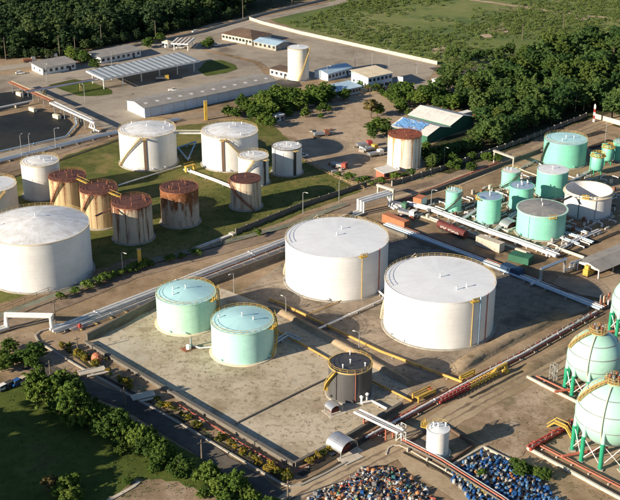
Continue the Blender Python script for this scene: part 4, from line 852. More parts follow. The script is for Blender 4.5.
# ------------------------------------------------------------------ buildings
def building(label, p0, p1, depth, h, roof='gable', wall_mat='white', roof_mat_='greyroof', rise=1.5, over=.5, win=(0, 0), door=True, end_win=0, name='building', cat='building',
             gable_mat=None, panels=0, panel_mats=None, win_mat='glass', storeys=1, ridge_across=False, axis=None, win_w=1.4):
    """p0-p1 is the near ground line; depth runs away from it to the left of p0->p1"""
    T = thing(name, label, cat, (p0[0], p0[1], 0)); L = math.dist(p0[:2], p1[:2]); a = math.atan2(p1[1] - p0[1], p1[0] - p0[0])
    T.rotation_euler = (0, 0, a)
    b = MB(); b.prism([(0, 0, 0), (L, 0, 0), (L, depth, 0), (0, depth, 0)], h); W = b.build('wall', wall_mat, T, world=False)
    o = over; gm = gable_mat or wall_mat
    if roof == 'flat':
        MB().slab([(-o, -o, h + .35), (L + o, -o, h + .35), (L + o, depth + o, h + .35), (-o, depth + o, h + .35)], .33).build('roof', roof_mat_, T, world=False)
    elif roof == 'shed':
        MB().slab([(-o, -o, h + .2), (L + o, -o, h + .2), (L + o, depth + o, h + rise), (-o, depth + o, h + rise)], .15).build('roof', roof_mat_, T, world=False)
        for x in (0.02, L - .02): 
            MB().slab([(x - .02, 0, h), (x - .02, depth, h), (x - .02, depth, h + rise - .2), ], .0001)
        k = MB(); k.prism([(0, depth - .3, h), (L, depth - .3, h), (L, depth, h), (0, depth, h)], rise - .25); k.build('parapet', wall_mat, T, world=False)
    elif roof == 'gable':
        m = depth / 2
        n = panels or 1
        for (y0, z0, y1, z1) in ((-o, h - o * rise / m + .12, m, h + rise + .12), (m, h + rise + .12, depth + o, h - o * rise / m + .12)):
            for i in range(n):
                xa = -o + (L + 2 * o) * i / n; xb = -o + (L + 2 * o) * (i + 1) / n - (.04 if n > 1 else 0)
                MB().slab([(xa, y0, z0), (xb, y0, z0), (xb, y1, z1), (xa, y1, z1)], .1).build('roof_panel' if n > 1 else 'roof', (panel_mats[i % len(panel_mats)] if panel_mats else roof_mat_), T, world=False)
        k = MB(); 
        k.add([(0, 0, h), (0, depth, h), (0, m, h + rise)], [(0, 2, 1)]); k.add([(L, 0, h), (L, depth, h), (L, m, h + rise)], [(0, 1, 2)]); k.build('gable', gm, T, world=False)
    elif roof == 'gable_x':   # ridge runs front to back, gable faces the near line
        m = L / 2
        for (x0, z0, x1, z1) in ((-o, h - o * rise / m + .12, m, h + rise + .12), (m, h + rise + .12, L + o, h - o * rise / m + .12)):
            n = panels or 1
            for i in range(n):
                ya = -o + (depth + 2 * o) * i / n; yb = -o + (depth + 2 * o) * (i + 1) / n - (.04 if n > 1 else 0)
                MB().slab([(x0, ya, z0), (x1, ya, z1), (x1, yb, z1), (x0, yb, z0)], .1).build('roof_panel' if n > 1 else 'roof', roof_mat_, T, world=False)
        k = MB(); k.add([(0, 0, h), (L, 0, h), (m, 0, h + rise)], [(0, 1, 2)]); k.add([(0, depth, h), (L, depth, h), (m, depth, h + rise)], [(0, 2, 1)]); k.build('gable', gm, T, world=False)
    elif roof == 'hip':
        m = depth / 2; e = [(-o, -o, h), (L + o, -o, h), (L + o, depth + o, h), (-o, depth + o, h)]; r0 = (m, m, h + rise); r1 = (L - m, m, h + rise)
        MB().add(e + [r0, r1], [(0, 1, 5, 4), (1, 2, 5), (2, 3, 4, 5), (3, 0, 4), (3, 2, 1, 0)]).build('roof', roof_mat_, T, world=False)
    nw, _ = win
    for s_ in range(storeys):
        zb = s_ * h / storeys
        for i in range(nw):
            x = L * (i + .5) / nw
            wd = min(win_w, L / nw * .7); hh = min(1.3, h / storeys * .45)
            k = MB(); k.box((x, -.04, zb + h / storeys * .35), (wd, .12, hh)); wn = k.build('window', win_mat, T, world=False)
            k = MB(); k.box((x, -.09, zb + h / storeys * .35 - .12), (wd + .2, .2, .1)); k.build('sill', 'kerb', wn, world=False)
    for i in range(end_win):
        y = depth * (i + .5) / end_win; k = MB(); k.box((-.04, y, h * .35), (.12, 1.2, 1.1)); k.build('window', win_mat, T, world=False)
    if door:
        k = MB(); k.box((L * .82, -.05, 0), (1.1, .12, min(2.1, h * .8))); k.build('door', 'dark', T, world=False)
    return T
def canopy(label, cs, z, cols, mats, npan, name='canopy', fascia='white', col_mat='white', along=0):
    """open roof: corners a,b,c,d at height z (a->d and b->c long sides); panels laid across"""
    T = thing(name, label, 'canopy', (cs[1][0], cs[1][1], 0)); a, b_, c, d = cs
    for i in range(npan):
        f0, f1 = i / npan, (i + 1) / npan - .0015
        q = [lerp(b_, c, f0), lerp(b_, c, f1), lerp(a, d, f1), lerp(a, d, f0)]
        zz = .0 if i % 2 else .06
        MB().slab([(p[0], p[1], p[2] + zz) for p in q], .08).build('roof_panel', mats[i % len(mats)], T)
    for p, q in ((a, b_), (b_, c), (c, d), (d, a)):
        k = MB(); m = lerp(p, q, .5); k.box((m[0], m[1], z - .75), (math.dist(p, q), .18, .62), ang(p, q)); k.build('fascia', fascia, T)
    for f in cols:
        for g in (.18, .82):
            p = lerp(lerp(b_, c, f), lerp(a, d, f), g); k = MB(); k.box((p[0], p[1], 0), (.35, .35, z - .75), ang(b_, c)); k.build('column', col_mat, T)
    return T
canopy('long striped grey canopy roof over the truck loading bay', GG([(86, 70.6), (103.4, 78.9), (200, 60.4), (180, 52)], 6.0), 6.0, [.03, .22, .41, .6, .79, .97], ['panel_a', 'panel_b'], 34)
canopy('small slatted checkpoint canopy at the road end of the paved yard', GG([(177, 37.5), (171, 42.8), (188, 43.6), (195, 37.6)], 4.5), 4.5, [.1, .9], ['whitegrey', 'brownroof'], 9)
bw = building('long low warehouse with pale blue wall and brown grey roof', G(145, 118), G(276, 90), 15, 4.6, 'gable', 'bluewall', 'greyroof', 1.2, .7, (0, 0), False, gable_mat='white', panels=24, name='warehouse', cat='warehouse')
L_ = math.dist(G(145, 118), G(276, 90))
for i in range(12):
    k = MB(); k.box((L_ * (i + .5) / 12, -.06, 0), (.25, .14, 4.5)); k.build('pilaster', 'whitegrey', bw, world=False)
    k = MB(); z0 = 4.6 + 1.2 * .5 + .16; y0 = 3.75; k.add([(L_ * (i + .5) / 12 - .9, y0 - .8, z0 - .13 + .02), (L_ * (i + .5) / 12 + .9, y0 - .8, z0 - .13 + .02), (L_ * (i + .5) / 12 + .9, y0 + .8, z0 + .13 + .02), (L_ * (i + .5) / 12 - .9, y0 + .8, z0 + .13 + .02)], [(0, 1, 2, 3)]); k.build('skylight', 'whitegrey', bw, world=False)
building('cream long house with brown hipped roof by the boundary wall', G(222, 39.5), G(252, 45.5), 16, 3.6, 'hip', 'creamwall', 'brownroof', 2.6, .9, (9, 0), True, win_w=2.2, name='house', cat='house')
building('low annex with pale blue roof right of the cream house', G(254, 46.5), G(276, 51), 11, 3.0, 'gable', 'concrete', 'skyroof', 1.0, .6, (5, 0), False, panels=8, name='annex')
building('small white kiosk with dark roof left of the tall slim tank', G(270, 75), G(288, 79), 8, 3.2, 'flat', 'white', 'brownroof', 0, .5, (4, 0), True, name='kiosk', cat='kiosk')
building('two storey office with cream roof near the middle top', G(368, 91), G(392, 86), 13, 6.4, 'shed', 'bluewall', 'creamwall', 1.0, .5, (6, 0), True, storeys=2, end_win=3, name='office', cat='office')
building('low shed with bright pale blue roof at the edge of the sandy lot', G(334, 98.5), G(361, 92.5), 9, 3.0, 'shed', 'white', 'skyroof', .8, .6, (9, 0), False, panels=0, name='shed', cat='shed')
building('blue grey low building behind the pale blue roofed shed', G(328, 81), G(352, 74), 9, 3.6, 'gable', 'bluewall', 'skyroof', 1.0, .5, (7, 0), True, name='outbuilding')
g0, g1 = G(427, 144), G(473, 126.5); gm_ = lerp(g0, g1, .48)
building('nearer hall of the green walled warehouse with blue sheeting on its white roof', g0, gm_, 19, 3.6, 'gable_x', 'green', 'whitegrey', 2.0, .5, (0, 0), False, panels=8, name='warehouse', cat='warehouse')
tarp = thing('blue_tarpaulin', 'rumpled blue sheeting spread over the green warehouse roof', 'tarpaulin', (g0[0], g0[1], 0)); tarp.rotation_euler = (0, 0, ang(g0, g1)); Lh = math.dist(g0, gm_)
k = MB(); n_ = 12
for i in range(n_ + 1):
    for j in range(n_ + 1):
        x = .3 + (Lh / 2 - .6) * i / n_; y = 5 + 13.5 * j / n_ + random.uniform(-.4, .4); k.v.append((x + random.uniform(-.2, .2), y, 3.6 + 2.0 * x / (Lh / 2) + .2 + random.uniform(0, .22)))
for i in range(n_):
    for j in range(n_):
        q = i * (n_ + 1) + j
        if random.random() < .95: k.f.append((q, q + n_ + 1, q + n_ + 2, q + 1))
k.build('sheet', 'tarp', tarp, world=False)
building('farther hall of the green walled warehouse with white and blue roof', lerp(g0, g1, .485), g1, 22, 4.5, 'gable_x', 'green', 'whitegrey', 2.3, .5, (0, 0), False, panels=9, name='warehouse', cat='warehouse')
building('white low house with grey roof at the far upper left', G(43, 75), G(76, 69), 12, 3.4, 'shed', 'white', 'greyroof', .8, .9, (6, 0), True, end_win=2, name='house', cat='house')
building('white low house with grey roof behind the striped canopy', G(101, 64), G(141, 56), 11, 3.4, 'shed', 'white', 'greyroof', .8, .9, (8, 0), True, end_win=2, name='house', cat='house')
building('tiny white hut at the corner of the sandy lot', G(276, 122), G(284, 120), 3.5, 2.4, 'flat', 'white', 'whitegrey', 0, .3, (2, 0), True, name='hut', cat='hut')
building('small white roofed hut below the rust banded tank', G(384, 180), G(396, 177), 5, 2.6, 'shed', 'redpipe', 'whitegrey', .6, .6, (2, 0), True, name='hut', cat='hut')
building('small white hut beside the access road at the woodland', G(436, 86), G(440.5, 85), 3, 2.6, 'flat', 'white', 'whitegrey', 0, .2, (1, 0), True, name='hut', cat='hut')
building('small pale booth under the checkpoint trees', G(162, 47), G(168, 48), 4, 2.8, 'hip', 'white', 'creamwall', 1.0, .3, (2, 0), True, name='booth', cat='booth')
# open shed at the right
s0, s1 = G(598, 279.5), G(640, 262)
T = thing('open_shed', 'open sided shed with grey roof and white gable at the right edge', 'shed', s0); sa = ang(s0, s1); T.rotation_euler = (0, 0, sa); SL, SD, SH, SR = math.dist(s0, s1) + 8, 8.5, 3.1, 1.0
for j, (y0, z0, y1, z1) in enumerate(((-.8, SH - .25, SD / 2, SH + SR), (SD / 2, SH + SR, SD + .8, SH - .25))):
    for i in range(16):
        xa, xb = SL * i / 16, SL * (i + 1) / 16 - .03
        MB().slab([(xa, y0, z0), (xb, y0, z0), (xb, y1, z1), (xa, y1, z1)], .1).build('roof_panel', 'greyroof', T, world=False)
k = MB(); k.add([(.1, 0, SH - .4), (.1, SD, SH - .4), (.1, SD, SH), (.1, SD / 2, SH + SR - .1), (.1, 0, SH)], [(0, 4, 3, 2, 1)]); k.add([(.25, 0, SH - .4), (.25, SD, SH - .4), (.25, SD, SH), (.25, SD / 2, SH + SR - .1), (.25, 0, SH)], [(0, 1, 2, 3, 4)])
k.build('gable', 'white', T, world=False)
for i in range(5):
    for y in (.2, SD - .2):
        k = MB(); k.box((.3 + (SL - .6) * i / 4, y, 0), (.3, .3, SH - .3)); k.build('column', 'white' if i == 0 else 'steel', T, world=False)
k = MB(); k.box((SL * .5, SD - .6, 0), (SL - 1, .2, 2.2)); k.build('back_wall', 'dkconcrete', T, world=False)

def arch_shelter(label, a, c, length, h, mat='alupipe', legs=1.0, inner='maroon'):
    """barrel roofed shelter; a-c is the width at the open end, the barrel runs off to the left of a->c"""
    T = thing('arched_shelter', label, 'shelter', a); T.rotation_euler = (0, 0, ang(a, c)); W = math.dist(a, c); n = 14; k = MB()
    for th in (0, .08):
        for i in range(n + 1):
            t = math.pi * i / n; x = W / 2 - (W / 2 - th) * math.cos(t); z = legs + (h - legs - th) * math.sin(t)
            k.v += [(x, 0, z), (x, length, z)]
    N = 2 * (n + 1)
    for i in range(n):
        q = 2 * i; k.f += [(q, q + 2, q + 3, q + 1), (N + q, N + q + 1, N + q + 3, N + q + 2), (q, N + q, N + q + 2, q + 2), (q + 1, q + 3, N + q + 3, N + q + 1)]
    k.build('barrel_roof', mat, T, world=False)
    for x in (.1, W - .1):
        for y in (.15, length - .15):
            k = MB(); k.box((x, y, 0), (.18, .18, legs + .1)); k.build('post', 'steel', T, world=False)
    k = MB(); k.box((W / 2, length * .55, .12), (W * .6, length * .6, h * .42)); k.build('pump_skid', inner, T, world=False)
    k = MB(); k.box((W / 2, length * .4, 0), (W + 1.4, length + 1.2, .12)); k.build('slab', 'kerb', T, world=False)
arch_shelter('silver arched shelter at the corner of the bleached yard beside the dirt road', G(341, 459), G(358, 450), 5.2, 3.6, legs=1.3)
arch_shelter('small silver arched shelter at the foot of the black tank', G(331, 416), G(343, 412), 3.0, 2.4, legs=1.2)
arch_shelter('small silver arched shelter between the mint tanks', G(507, 231), G(520, 227), 4.0, 2.8, legs=1.0)
machine('concrete_apron', 'pale concrete apron in front of the silver arched shelter', 'slab', G(351, 459), R(40), 'kerb', [('slab', 'box', ((0, 0, 0), (5.4, 2.6, .16)), None), ('lip', 'box', ((0, -1.4, 0), (5.4, .2, .3)), 'concrete')])
machine('billboard', 'white sign board beside the two storey office', 'sign', G(400, 86), R(-20), 'white', [('board', 'box', ((0, 0, 1.4), (2.8, .2, 3.2)), None), ('post', 'box', ((-1, 0, 0), (.2, .18, 1.4)), 'steel'), ('post', 'box', ((1, 0, 0), (.2, .18, 1.4)), 'steel')])

# ------------------------------------------------------------------ containers, trucks, cars
def container(label, a, c, wd, h, mat, ribs=True, name='shipping_container', cat='container', door_mat=None, lift=.15):
    T = thing(name, label, cat, (a[0], a[1], 0)); T.rotation_euler = (0, 0, ang(a, c)); L = math.dist(a, c)
    MB().box((L / 2, wd / 2, lift), (L, wd, h)).build('body', mat, T, world=False)
    n = int(L / .6); k = MB()
    if ribs:
        for i in range(1, n):
            for y in (-.03, wd + .03): k.box((L * i / n, y, lift + .15), (.22, .06, h - .3))
        k.build('corrugation', mat, T, world=False)['kind'] = 'stuff'
    for x in (.08, L - .08):
        for y in (.08, wd - .08): MB().box((x, y, 0), (.22, .22, h + lift + .03)).build('corner_post', mat, T, world=False)
    k = MB(); k.box((L + .03, wd / 2, lift + .1), (.06, wd - .3, h - .2)); k.build('door', door_mat or mat, T, world=False)
container('long orange container behind the huge white tank', G(382, 222), G(404, 230.5), 2.6, 2.8, 'containerorange')
container('pale box trailer between the huge tanks and the mint compound', G(475.5, 245), G(499, 253.5), 2.7, 3.0, 'kerb')
container('left one of two orange containers beside the green warehouse', G(413, 115), G(418.5, 116.5), 6, 2.6, 'containerorange')
container('right one of two orange containers beside the green warehouse', G(419, 117), G(426, 117.6), 6, 2.6, 'containerorange', door_mat='kerb')
container('white trailer parked behind the green warehouse', G(459, 122), G(472, 118.5), 3, 3.2, 'white')
container('long red trailer parked behind the green warehouse beside the woodland', G(473, 120), G(489, 126), 3, 2.2, 'red')
container('green skip container below the mint compound pipes', G(508, 261), G(528, 266), 4, 2.2, 'green')
container('dark blue container in the shade below the green skip', G(500, 272), G(518, 279), 3, 2.4, 'navy')
container('orange striped hut near the rusty beam gantry', G(413, 205), G(421, 207), 4, 2.8, 'containerorange', door_mat='white')
# maroon tank car with faded white lettering
a, c = G(436, 229.5), G(463, 241); T = thing('tank_wagon', 'maroon tank wagon with faded white lettering on its side', 'tank wagon', a); T.rotation_euler = (0, 0, ang(a, c)); L = math.dist(a, c)
k = MB(); k.tube([(0, 1.3, 1.9), (.5, 1.3, 1.9), (L - .5, 1.3, 1.9), (L, 1.3, 1.9)], 1.4, 20); k.build('barrel', 'maroon', T, world=False)
k = MB(); k.box((L / 2, 1.3, .3), (L * .9, 1.6, .3)); k.build('chassis', 'dark', T, world=False)
for x in (.15, .8):
    k = MB(); k.box((L * x, 1.3, 0), (1.6, 1.9, .55)); k.build('bogie', 'dark', T, world=False)
k = MB(); k.lathe([(.45, 3.2), (.45, 3.55), (.01, 3.6)], (L / 2, 1.3, 0), 12); k.build('manhole', 'maroon', T, world=False)
k = MB(); rl = random.Random(4); x = L / 2 - 4.2      # two words of weathered, no longer readable letters
for n_let in (4, 7):
    for q in range(n_let):
        k.box((x, -.115, 1.55), (.14, .03, rl.uniform(.65, .85)))
        if q % 3 != 1: k.box((x + .25, -.115, rl.choice([1.55, 1.85, 2.2])), (.4, .03, .14))
        k.box((x + .45, -.115, 1.55 + (.3 if q % 2 else 0)), (.14, .03, .5)); x += .72
    x += .7
k.build('lettering', 'whitegrey', T, world=False)

def car_proto(kind, paint):
    T = thing('parked_car', 'car', 'car')
    if kind == 'truck':
        MB().box((1.9, 0, .5), (1.9, 2.2, 2.0)).build('cab', paint, T, world=False); MB().box((2.6, 0, 1.5), (.6, 1.9, .75)).build('windscreen', 'glass', T, world=False)
        MB().box((-1.2, 0, .9), (4.6, 2.3, .9)).build('bed', 'steel' if paint != 'steel' else 'rustred', T, world=False); MB().box((0, 0, .5), (6.6, 1.2, .35)).build('chassis', 'dark', T, world=False); xs, ww, rr = (2.0, -2.4), 1.05, .5
    else:
        k = MB(); pr = [(-2.2, .35), (-2.2, .85), (-1.9, .98), (1.0, .95), (2.1, .8), (2.2, .5), (2.2, .35)]
        k.add([(x, -.85, z) for x, z in pr] + [(x, .85, z) for x, z in pr], [tuple(range(6, -1, -1)), tuple(range(7, 14))] + [(i, (i + 1) % 7, (i + 1) % 7 + 7, i + 7) for i in range(7)])
        k.build('body', paint, T, world=False)
        q = [(-1.7 if kind != 'pickup' else -.3, .97), (-1.4 if kind != 'pickup' else -.1, 1.5), (.5, 1.5), (1.1, .95)]
        k = MB(); k.add([(x, -.78 + (.1 if z > 1.2 else 0), z) for x, z in q] + [(x, .78 - (.1 if z > 1.2 else 0), z) for x, z in q], [(3, 2, 1, 0), (4, 5, 6, 7)] + [(i, (i + 1) % 4, (i + 1) % 4 + 4, i + 4) for i in range(4)])
        k.build('cabin_glass', 'glass', T, world=False)
        k = MB(); x0 = q[1][0]; k.box(((x0 + .5) / 2, 0, 1.5), (.5 - x0, 1.36, .05)); k.build('roof', paint, T, world=False); xs, ww, rr = (1.35, -1.35), .8, .33
    for x in xs:
        for y in (-ww, ww):
            k = MB(); k.tube([(x, y - .11, rr), (x, y + .11, rr)], rr, 12); wl = k.build('wheel', 'rubber', T, world=False)
            k = MB(); k.tube([(x, y - .12, rr), (x, y + .12, rr)], rr * .5, 8); k.build('rim', 'steel', wl, world=False)
    return T
CARS = {}
def car(label, p, rz, kind, paint, cat=None, name=None):
    key = (kind, paint)
    if key not in CARS: CARS[key] = car_proto(kind, paint); T = CARS[key]
    else: T = copy_tree(CARS[key])
    T.location = (p[0], p[1], .0 + p[2]); T.rotation_euler = (0, 0, rz); T.name = name or ('parked_truck' if kind == 'truck' else 'parked_car'); T['label'] = label; T['category'] = cat or ('truck' if kind == 'truck' else 'car')
for i, (u, v, rz, kd, pt, lb) in enumerate([
    (4, 389, .9, 'car', 'white', 'white car parked under the trees at the left edge'),
    (11, 386, 1.0, 'car', 'dark', 'dark car parked beside the white car at the left edge'),
    (18, 384, 1.0, 'car', 'drum_blue', 'blue car parked in the shade left of the big front tree'),
    (25, 381, 1.0, 'car', 'tan', 'tan car at the right end of the shaded parking row'),
    (371, 151, .6, 'truck', 'yellow', 'yellow truck parked left of the rust banded tank'),
    (365, 147, .3, 'truck', 'red', 'red truck parked left of the yellow one on the sandy lot'),
    (376, 156, .5, 'truck', 'white', 'white flatbed truck parked nearest the rust banded tank'),
    (340, 168, -.5, 'truck', 'drum_red', 'red truck in the shade by the lot fence'),
    (322, 136, .3, 'truck', 'rustred', 'rusty truck standing in the long shadow on the sandy lot'),
    (309, 106, .2, 'pickup', 'white', 'white pickup at the tree edge of the sandy lot'),
    (303, 157, .4, 'pickup', 'white', 'white pickup just right of the grimy roofed tank'),
    (408, 216, -.6, 'truck', 'white', 'white truck parked beside the orange container'),
    (400, 208, -.6, 'truck', 'drum_green', 'green truck parked near the white pipe loop'),
    (196, 32.5, .5, 'car', 'white', 'white car on the far road'),
    (180, 48.5, .2, 'car', 'white', 'white car beneath the checkpoint canopy'),
    (216, 46, .1, 'car', 'white', 'white car parked before the cream house'),
    (30, 62, .4, 'truck', 'steel', 'grey truck behind the far upper left house'),
    (52, 58, .3, 'truck', 'white', 'white truck on the far road behind the upper left house'),
    (66, 55.5, .3, 'truck', 'skyroof', 'pale blue truck on the far road near the forest'),
    (20, 74, .3, 'car', 'white', 'white car left of the far upper left house'),
    (173, 91, .2, 'pickup', 'white', 'white pickup in the middle of the paved yard'),
    (163, 80, .2, 'truck', 'yellow', 'yellow truck under the striped canopy'),
]): car(lb, G(u, v), rz, kd, pt)

rl = random.Random(21)
for i in range(34):
    u, v = rl.choice([(rl.uniform(350, 384), rl.uniform(140, 160)), (rl.uniform(310, 345), rl.uniform(128, 142)), (rl.uniform(330, 350), rl.uniform(164, 176)), (rl.uniform(388, 412), rl.uniform(206, 222))]); p = G(u, v)
    l_, w_, h_ = rl.uniform(.8, 3), rl.uniform(.6, 1.4), rl.uniform(.3, 1.1); cm = rl.choice(['timber', 'rustred', 'steel', 'concrete', 'drum_red', 'drum_white', 'drum_grey'])
    machine('junk_crate', 'low weathered crate or scrap stack lying among the parked trucks', 'crate', p, rl.uniform(0, 3), cm, [('box', 'box', ((0, 0, .12), (l_, w_, h_)), None), ('skid', 'box', ((0, 0, 0), (l_ * .9, w_ * .8, .12)), 'timber'), ('lid', 'box', ((.05, 0, .12 + h_), (l_ * .8, w_ * 1.05, .06)), rl.choice(['steel', 'rustred', 'timber']))], 'scrap crates among the trucks')
# ------------------------------------------------------------------ poles
def pole(label, p, h, lamp=True, mat='steel', r=.09, arm=1.4, group='lamp posts'):
    T = thing('lamp_post' if lamp else 'utility_pole', label, 'lamp post' if lamp else 'pole', p, group)
    k = MB(); k.lathe([(r * 1.7, 0), (r, h), (.01, h)], n=8); k.build('post', mat, T, world=False)
    if lamp:
        k = MB(); k.tube([(0, 0, h - .1), (arm * .5, 0, h + .25), (arm, 0, h + .25)], r * .7, 5); k.build('arm', mat, T, world=False)
        k = MB(); k.box((arm + .2, 0, h + .12), (.8, .3, .16)); k.build('lamp_head', 'whitegrey', T, world=False)
    else:
        k = MB(); k.box((0, 0, h - .8), (1.8, .14, .14), .6); k.build('crossarm', mat, T, world=False)
    return T
for u, v, h, lb in [(123, 275, 7.5, 'lamp post on the lawn in front of the nearest rusty tank'), (234, 293, 6.5, 'thin lamp post behind the mint pair at the bund wall'),
                    (286, 315, 5.5, 'thin lamp post left of the upper orange pipe'), (359, 349, 5, 'thin lamp post behind the black tank'),
                    (339, 202, 8, 'lamp post on the shoulder behind the huge tank'), (303, 214, 8, 'lamp post beside the dark panel fence'),
                    (431, 206, 6, 'lamp post between the dirt road and the orange hut'), (22, 157, 9, 'lamp post over the dark ground patch at left'),
                    (56, 150, 9, 'lamp post at the corner of the dark ground patch'), (30, 152, 7, 'short lamp post by the dark patch pipe'),
                    (85, 102, 8, 'lamp post on the grass island left of the canopy'), (47, 82, 9, 'lamp post left of the grass island'),
                    (444, 163, 6.5, 'lamp post at the edge of the trees near the green hall'), (605, 142, 9, 'lamp post beside the dark pads at upper right'),
                    (355, 70, 8, 'lamp post behind the office, left'), (372, 71, 9, 'lamp post behind the office, middle'), (389, 66, 9, 'lamp post near the white boundary wall'),
                    (417, 74, 8, 'lamp post near the end of the boundary wall'), (327, 82, 8, 'lamp post right of the tall slim tank'), (112, 67, 8, 'lamp post behind the striped canopy left end')]:
    pole(lb, G(u, v), h).rotation_euler = (0, 0, random.uniform(0, 6))
for u, v, h, lb in [(56, 327, 8.5, 'timber pole beside the left pipe loop'), (78, 353, 5, 'timber pole beside the planted verge'), (51, 381, 6, 'timber pole at the edge of the big front tree'),
                    (202, 462, 6, 'timber pole between the asphalt road and the front hedge'), (125, 405, 5, 'short timber pole left of the concrete drain slab'), (288, 500, 5, 'timber pole at the bottom road corner'),
                    (76, 60, 12, 'tall timber pole before the forest at left'), (102, 48, 13, 'tall timber pole before the forest behind the second house'), (156, 42, 12, 'tall timber pole at the checkpoint'),
                    (243, 20, 12, 'tall timber pole at the far road bend'), (292, 5, 10, 'tall timber pole at the far road top'), (522, 40, 9, 'thin pole in the scrub field before the woodland'), (563, 30, 9, 'thin pole in the scrub field, right'),
                    (575, 112, 8, 'thin pole before the woodland at right'), (60, 58, 12, 'tall timber pole behind the upper left house'), (6, 60, 12, 'tall timber pole at the left forest edge')]:
    pole(lb, G(u, v), h, False, 'timber', .14, group='utility poles')

# ------------------------------------------------------------------ vegetation
def quads_mesh(name, V, mat):
    n = len(V) // 4; me = bpy.data.meshes.new(name)
    me.vertices.add(len(V)); me.vertices.foreach_set('co', V.astype(np.float32).ravel())
    me.loops.add(4 * n); me.loops.foreach_set('vertex_index', np.arange(4 * n, dtype=np.int32))
    me.polygons.add(n); me.polygons.foreach_set('loop_start', np.arange(0, 4 * n, 4, dtype=np.int32)); me.polygons.foreach_set('loop_total', np.full(n, 4, dtype=np.int32))
    me.update(); me.validate(); me.materials.append(M[mat]); return me
def leaves(C, N, size, rg, aspect=.55):
    """leaf faces at C facing roughly N"""
    n = len(C); N = N + rg.normal(0, .55, (n, 3)); N /= np.linalg.norm(N, axis=1, keepdims=True) + 1e-9
    A = rg.normal(0, 1, (n, 3)); A -= N * (A * N).sum(1, keepdims=True); A /= np.linalg.norm(A, axis=1, keepdims=True) + 1e-9
    B = np.cross(N, A); s = size * rg.uniform(.6, 1.35, (n, 1)); a = A * s; b_ = B * s * aspect
    V = np.stack([C - a, C - b_ * 1.0 + N * s * .12, C + a, C + b_ + N * s * .12], 1)
    return V.reshape(-1, 3)
def crown(name, seed, rx, rz, zc, nclump, per, leaf, mat, cl=.34, low=-.35):
    rg = np.random.default_rng(seed); Vs = []
    d = rg.normal(0, 1, (nclump, 3)); d /= np.linalg.norm(d, axis=1, keepdims=True); d[:, 2] = np.where(d[:, 2] < low, -d[:, 2] * .6, d[:, 2])
    rad = rg.uniform(.3, 1.12, (nclump, 1)) ** .6; lob = 1 + .28 * np.sin(d[:, :1] * 4 + seed) * np.cos(d[:, 1:2] * 3 + seed * 2)
    Cc = d * rad * lob * np.array([rx, rx, rz]) + np.array([0, 0, zc])
    for c in Cc:
        r_ = rx * cl * rg.uniform(.6, 1.2); k = rg.normal(0, 1, (per, 3)); k /= np.linalg.norm(k, axis=1, keepdims=True)
        k[:, 2] = np.abs(k[:, 2]) * .9 - .25
        P = c + k * r_ * rg.uniform(.6, 1.0, (per, 1)) * np.array([1, 1, .75])
        Vs.append(leaves(P, k + np.array([0, 0, .35]), leaf, rg))
    return quads_mesh(name, np.concatenate(Vs), mat)
def trunk(name, seed, h, r, rx, zc):
    rg = random.Random(seed); k = MB()
    k.tube([(0, 0, -.1), (rg.uniform(-.2, .2), rg.uniform(-.2, .2), h * .5), (rg.uniform(-.4, .4), rg.uniform(-.4, .4), h)], r, 6)
    for i in range(4):
        t = i * 1.57 + rg.uniform(-.4, .4); k.tube([(0, 0, h * (.5 + .1 * i)), (rx * .35 * math.cos(t), rx * .35 * math.sin(t), h * .85 + .3), (rx * .7 * math.cos(t), rx * .7 * math.sin(t), zc + .5)], r * .4, 5)
    return k.mesh(name, 'bark')
KIND = {}
def tree_kind(key, n, rx, rz, zc, ncl, per, leaf, mat, cl=.34, low=-.35):
    KIND[key] = [(crown('crown', 100 + i * 7 + len(key), rx * (.9 + .1 * (i % 3)), rz * (.85 + .15 * (i % 2)), zc, ncl, per, leaf, mat, cl, low), trunk('trunk', i, zc - rz * .2, .22 + rx * .02, rx, zc)) for i in range(n)]
tree_kind('forest', 6, 4.2, 5.4, 6.4, 130, 30, .42, 'leaf_forest', .22, -.95)
tree_kind('wood', 4, 4.0, 4.0, 5.2, 130, 30, .36, 'leaf_scrub', .21, -.8)
tree_kind('wood_olive', 3, 3.6, 4.6, 5.8, 110, 28, .36, 'leaf_wood2', .22, -.8)
tree_kind('wood_blue', 3, 4.4, 3.6, 5.0, 130, 28, .38, 'leaf_wood3', .2, -.8)
tree_kind('lush', 5, 4.0, 3.4, 4.0, 150, 40, .30, 'leaf_lush', .2, -.85)
tree_kind('hedge', 4, 4.2, 2.6, 2.6, 120, 34, .36, 'leaf_lush', .17, -.7)
tree_kind('hedge_olive', 3, 3.6, 3.0, 2.8, 90, 34, .40, 'leaf_wood2', .17, -.7)
tree_kind('bush', 4, 1.6, 1.2, 1.1, 22, 34, .22, 'leaf_lush', .42)
tree_kind('dry', 2, 3.4, 3.2, 4.4, 50, 40, .42, 'leaf_dry', .3)
tree_kind('croton', 4, .9, .8, .7, 14, 26, .2, 'leaf_yellow', .45)
def plant(key, p, s, label, group, name='tree', cat='tree', squash=1.0):
    cm, tm = random.choice(KIND[key]); T = thing(name, label, cat, (p[0], p[1], 0), group, random.uniform(0, 6.28))
    T.scale = (s * random.uniform(.9, 1.12), s * random.uniform(.9, 1.12), s * squash * random.uniform(.88, 1.15))
    put('crown', cm, T); put('trunk', tm, T); return T
# left forest
poly = GG([(-14, 57), (60, 51), (135, 37), (230, 14), (278, 1), (-14, 1)])
for x, y in scatter(poly, 8.4, .33): plant('forest', (x, y), random.uniform(.85, 1.35), 'tall dark green tree of the forest across the top left', 'trees of the top left forest', 'forest_tree')
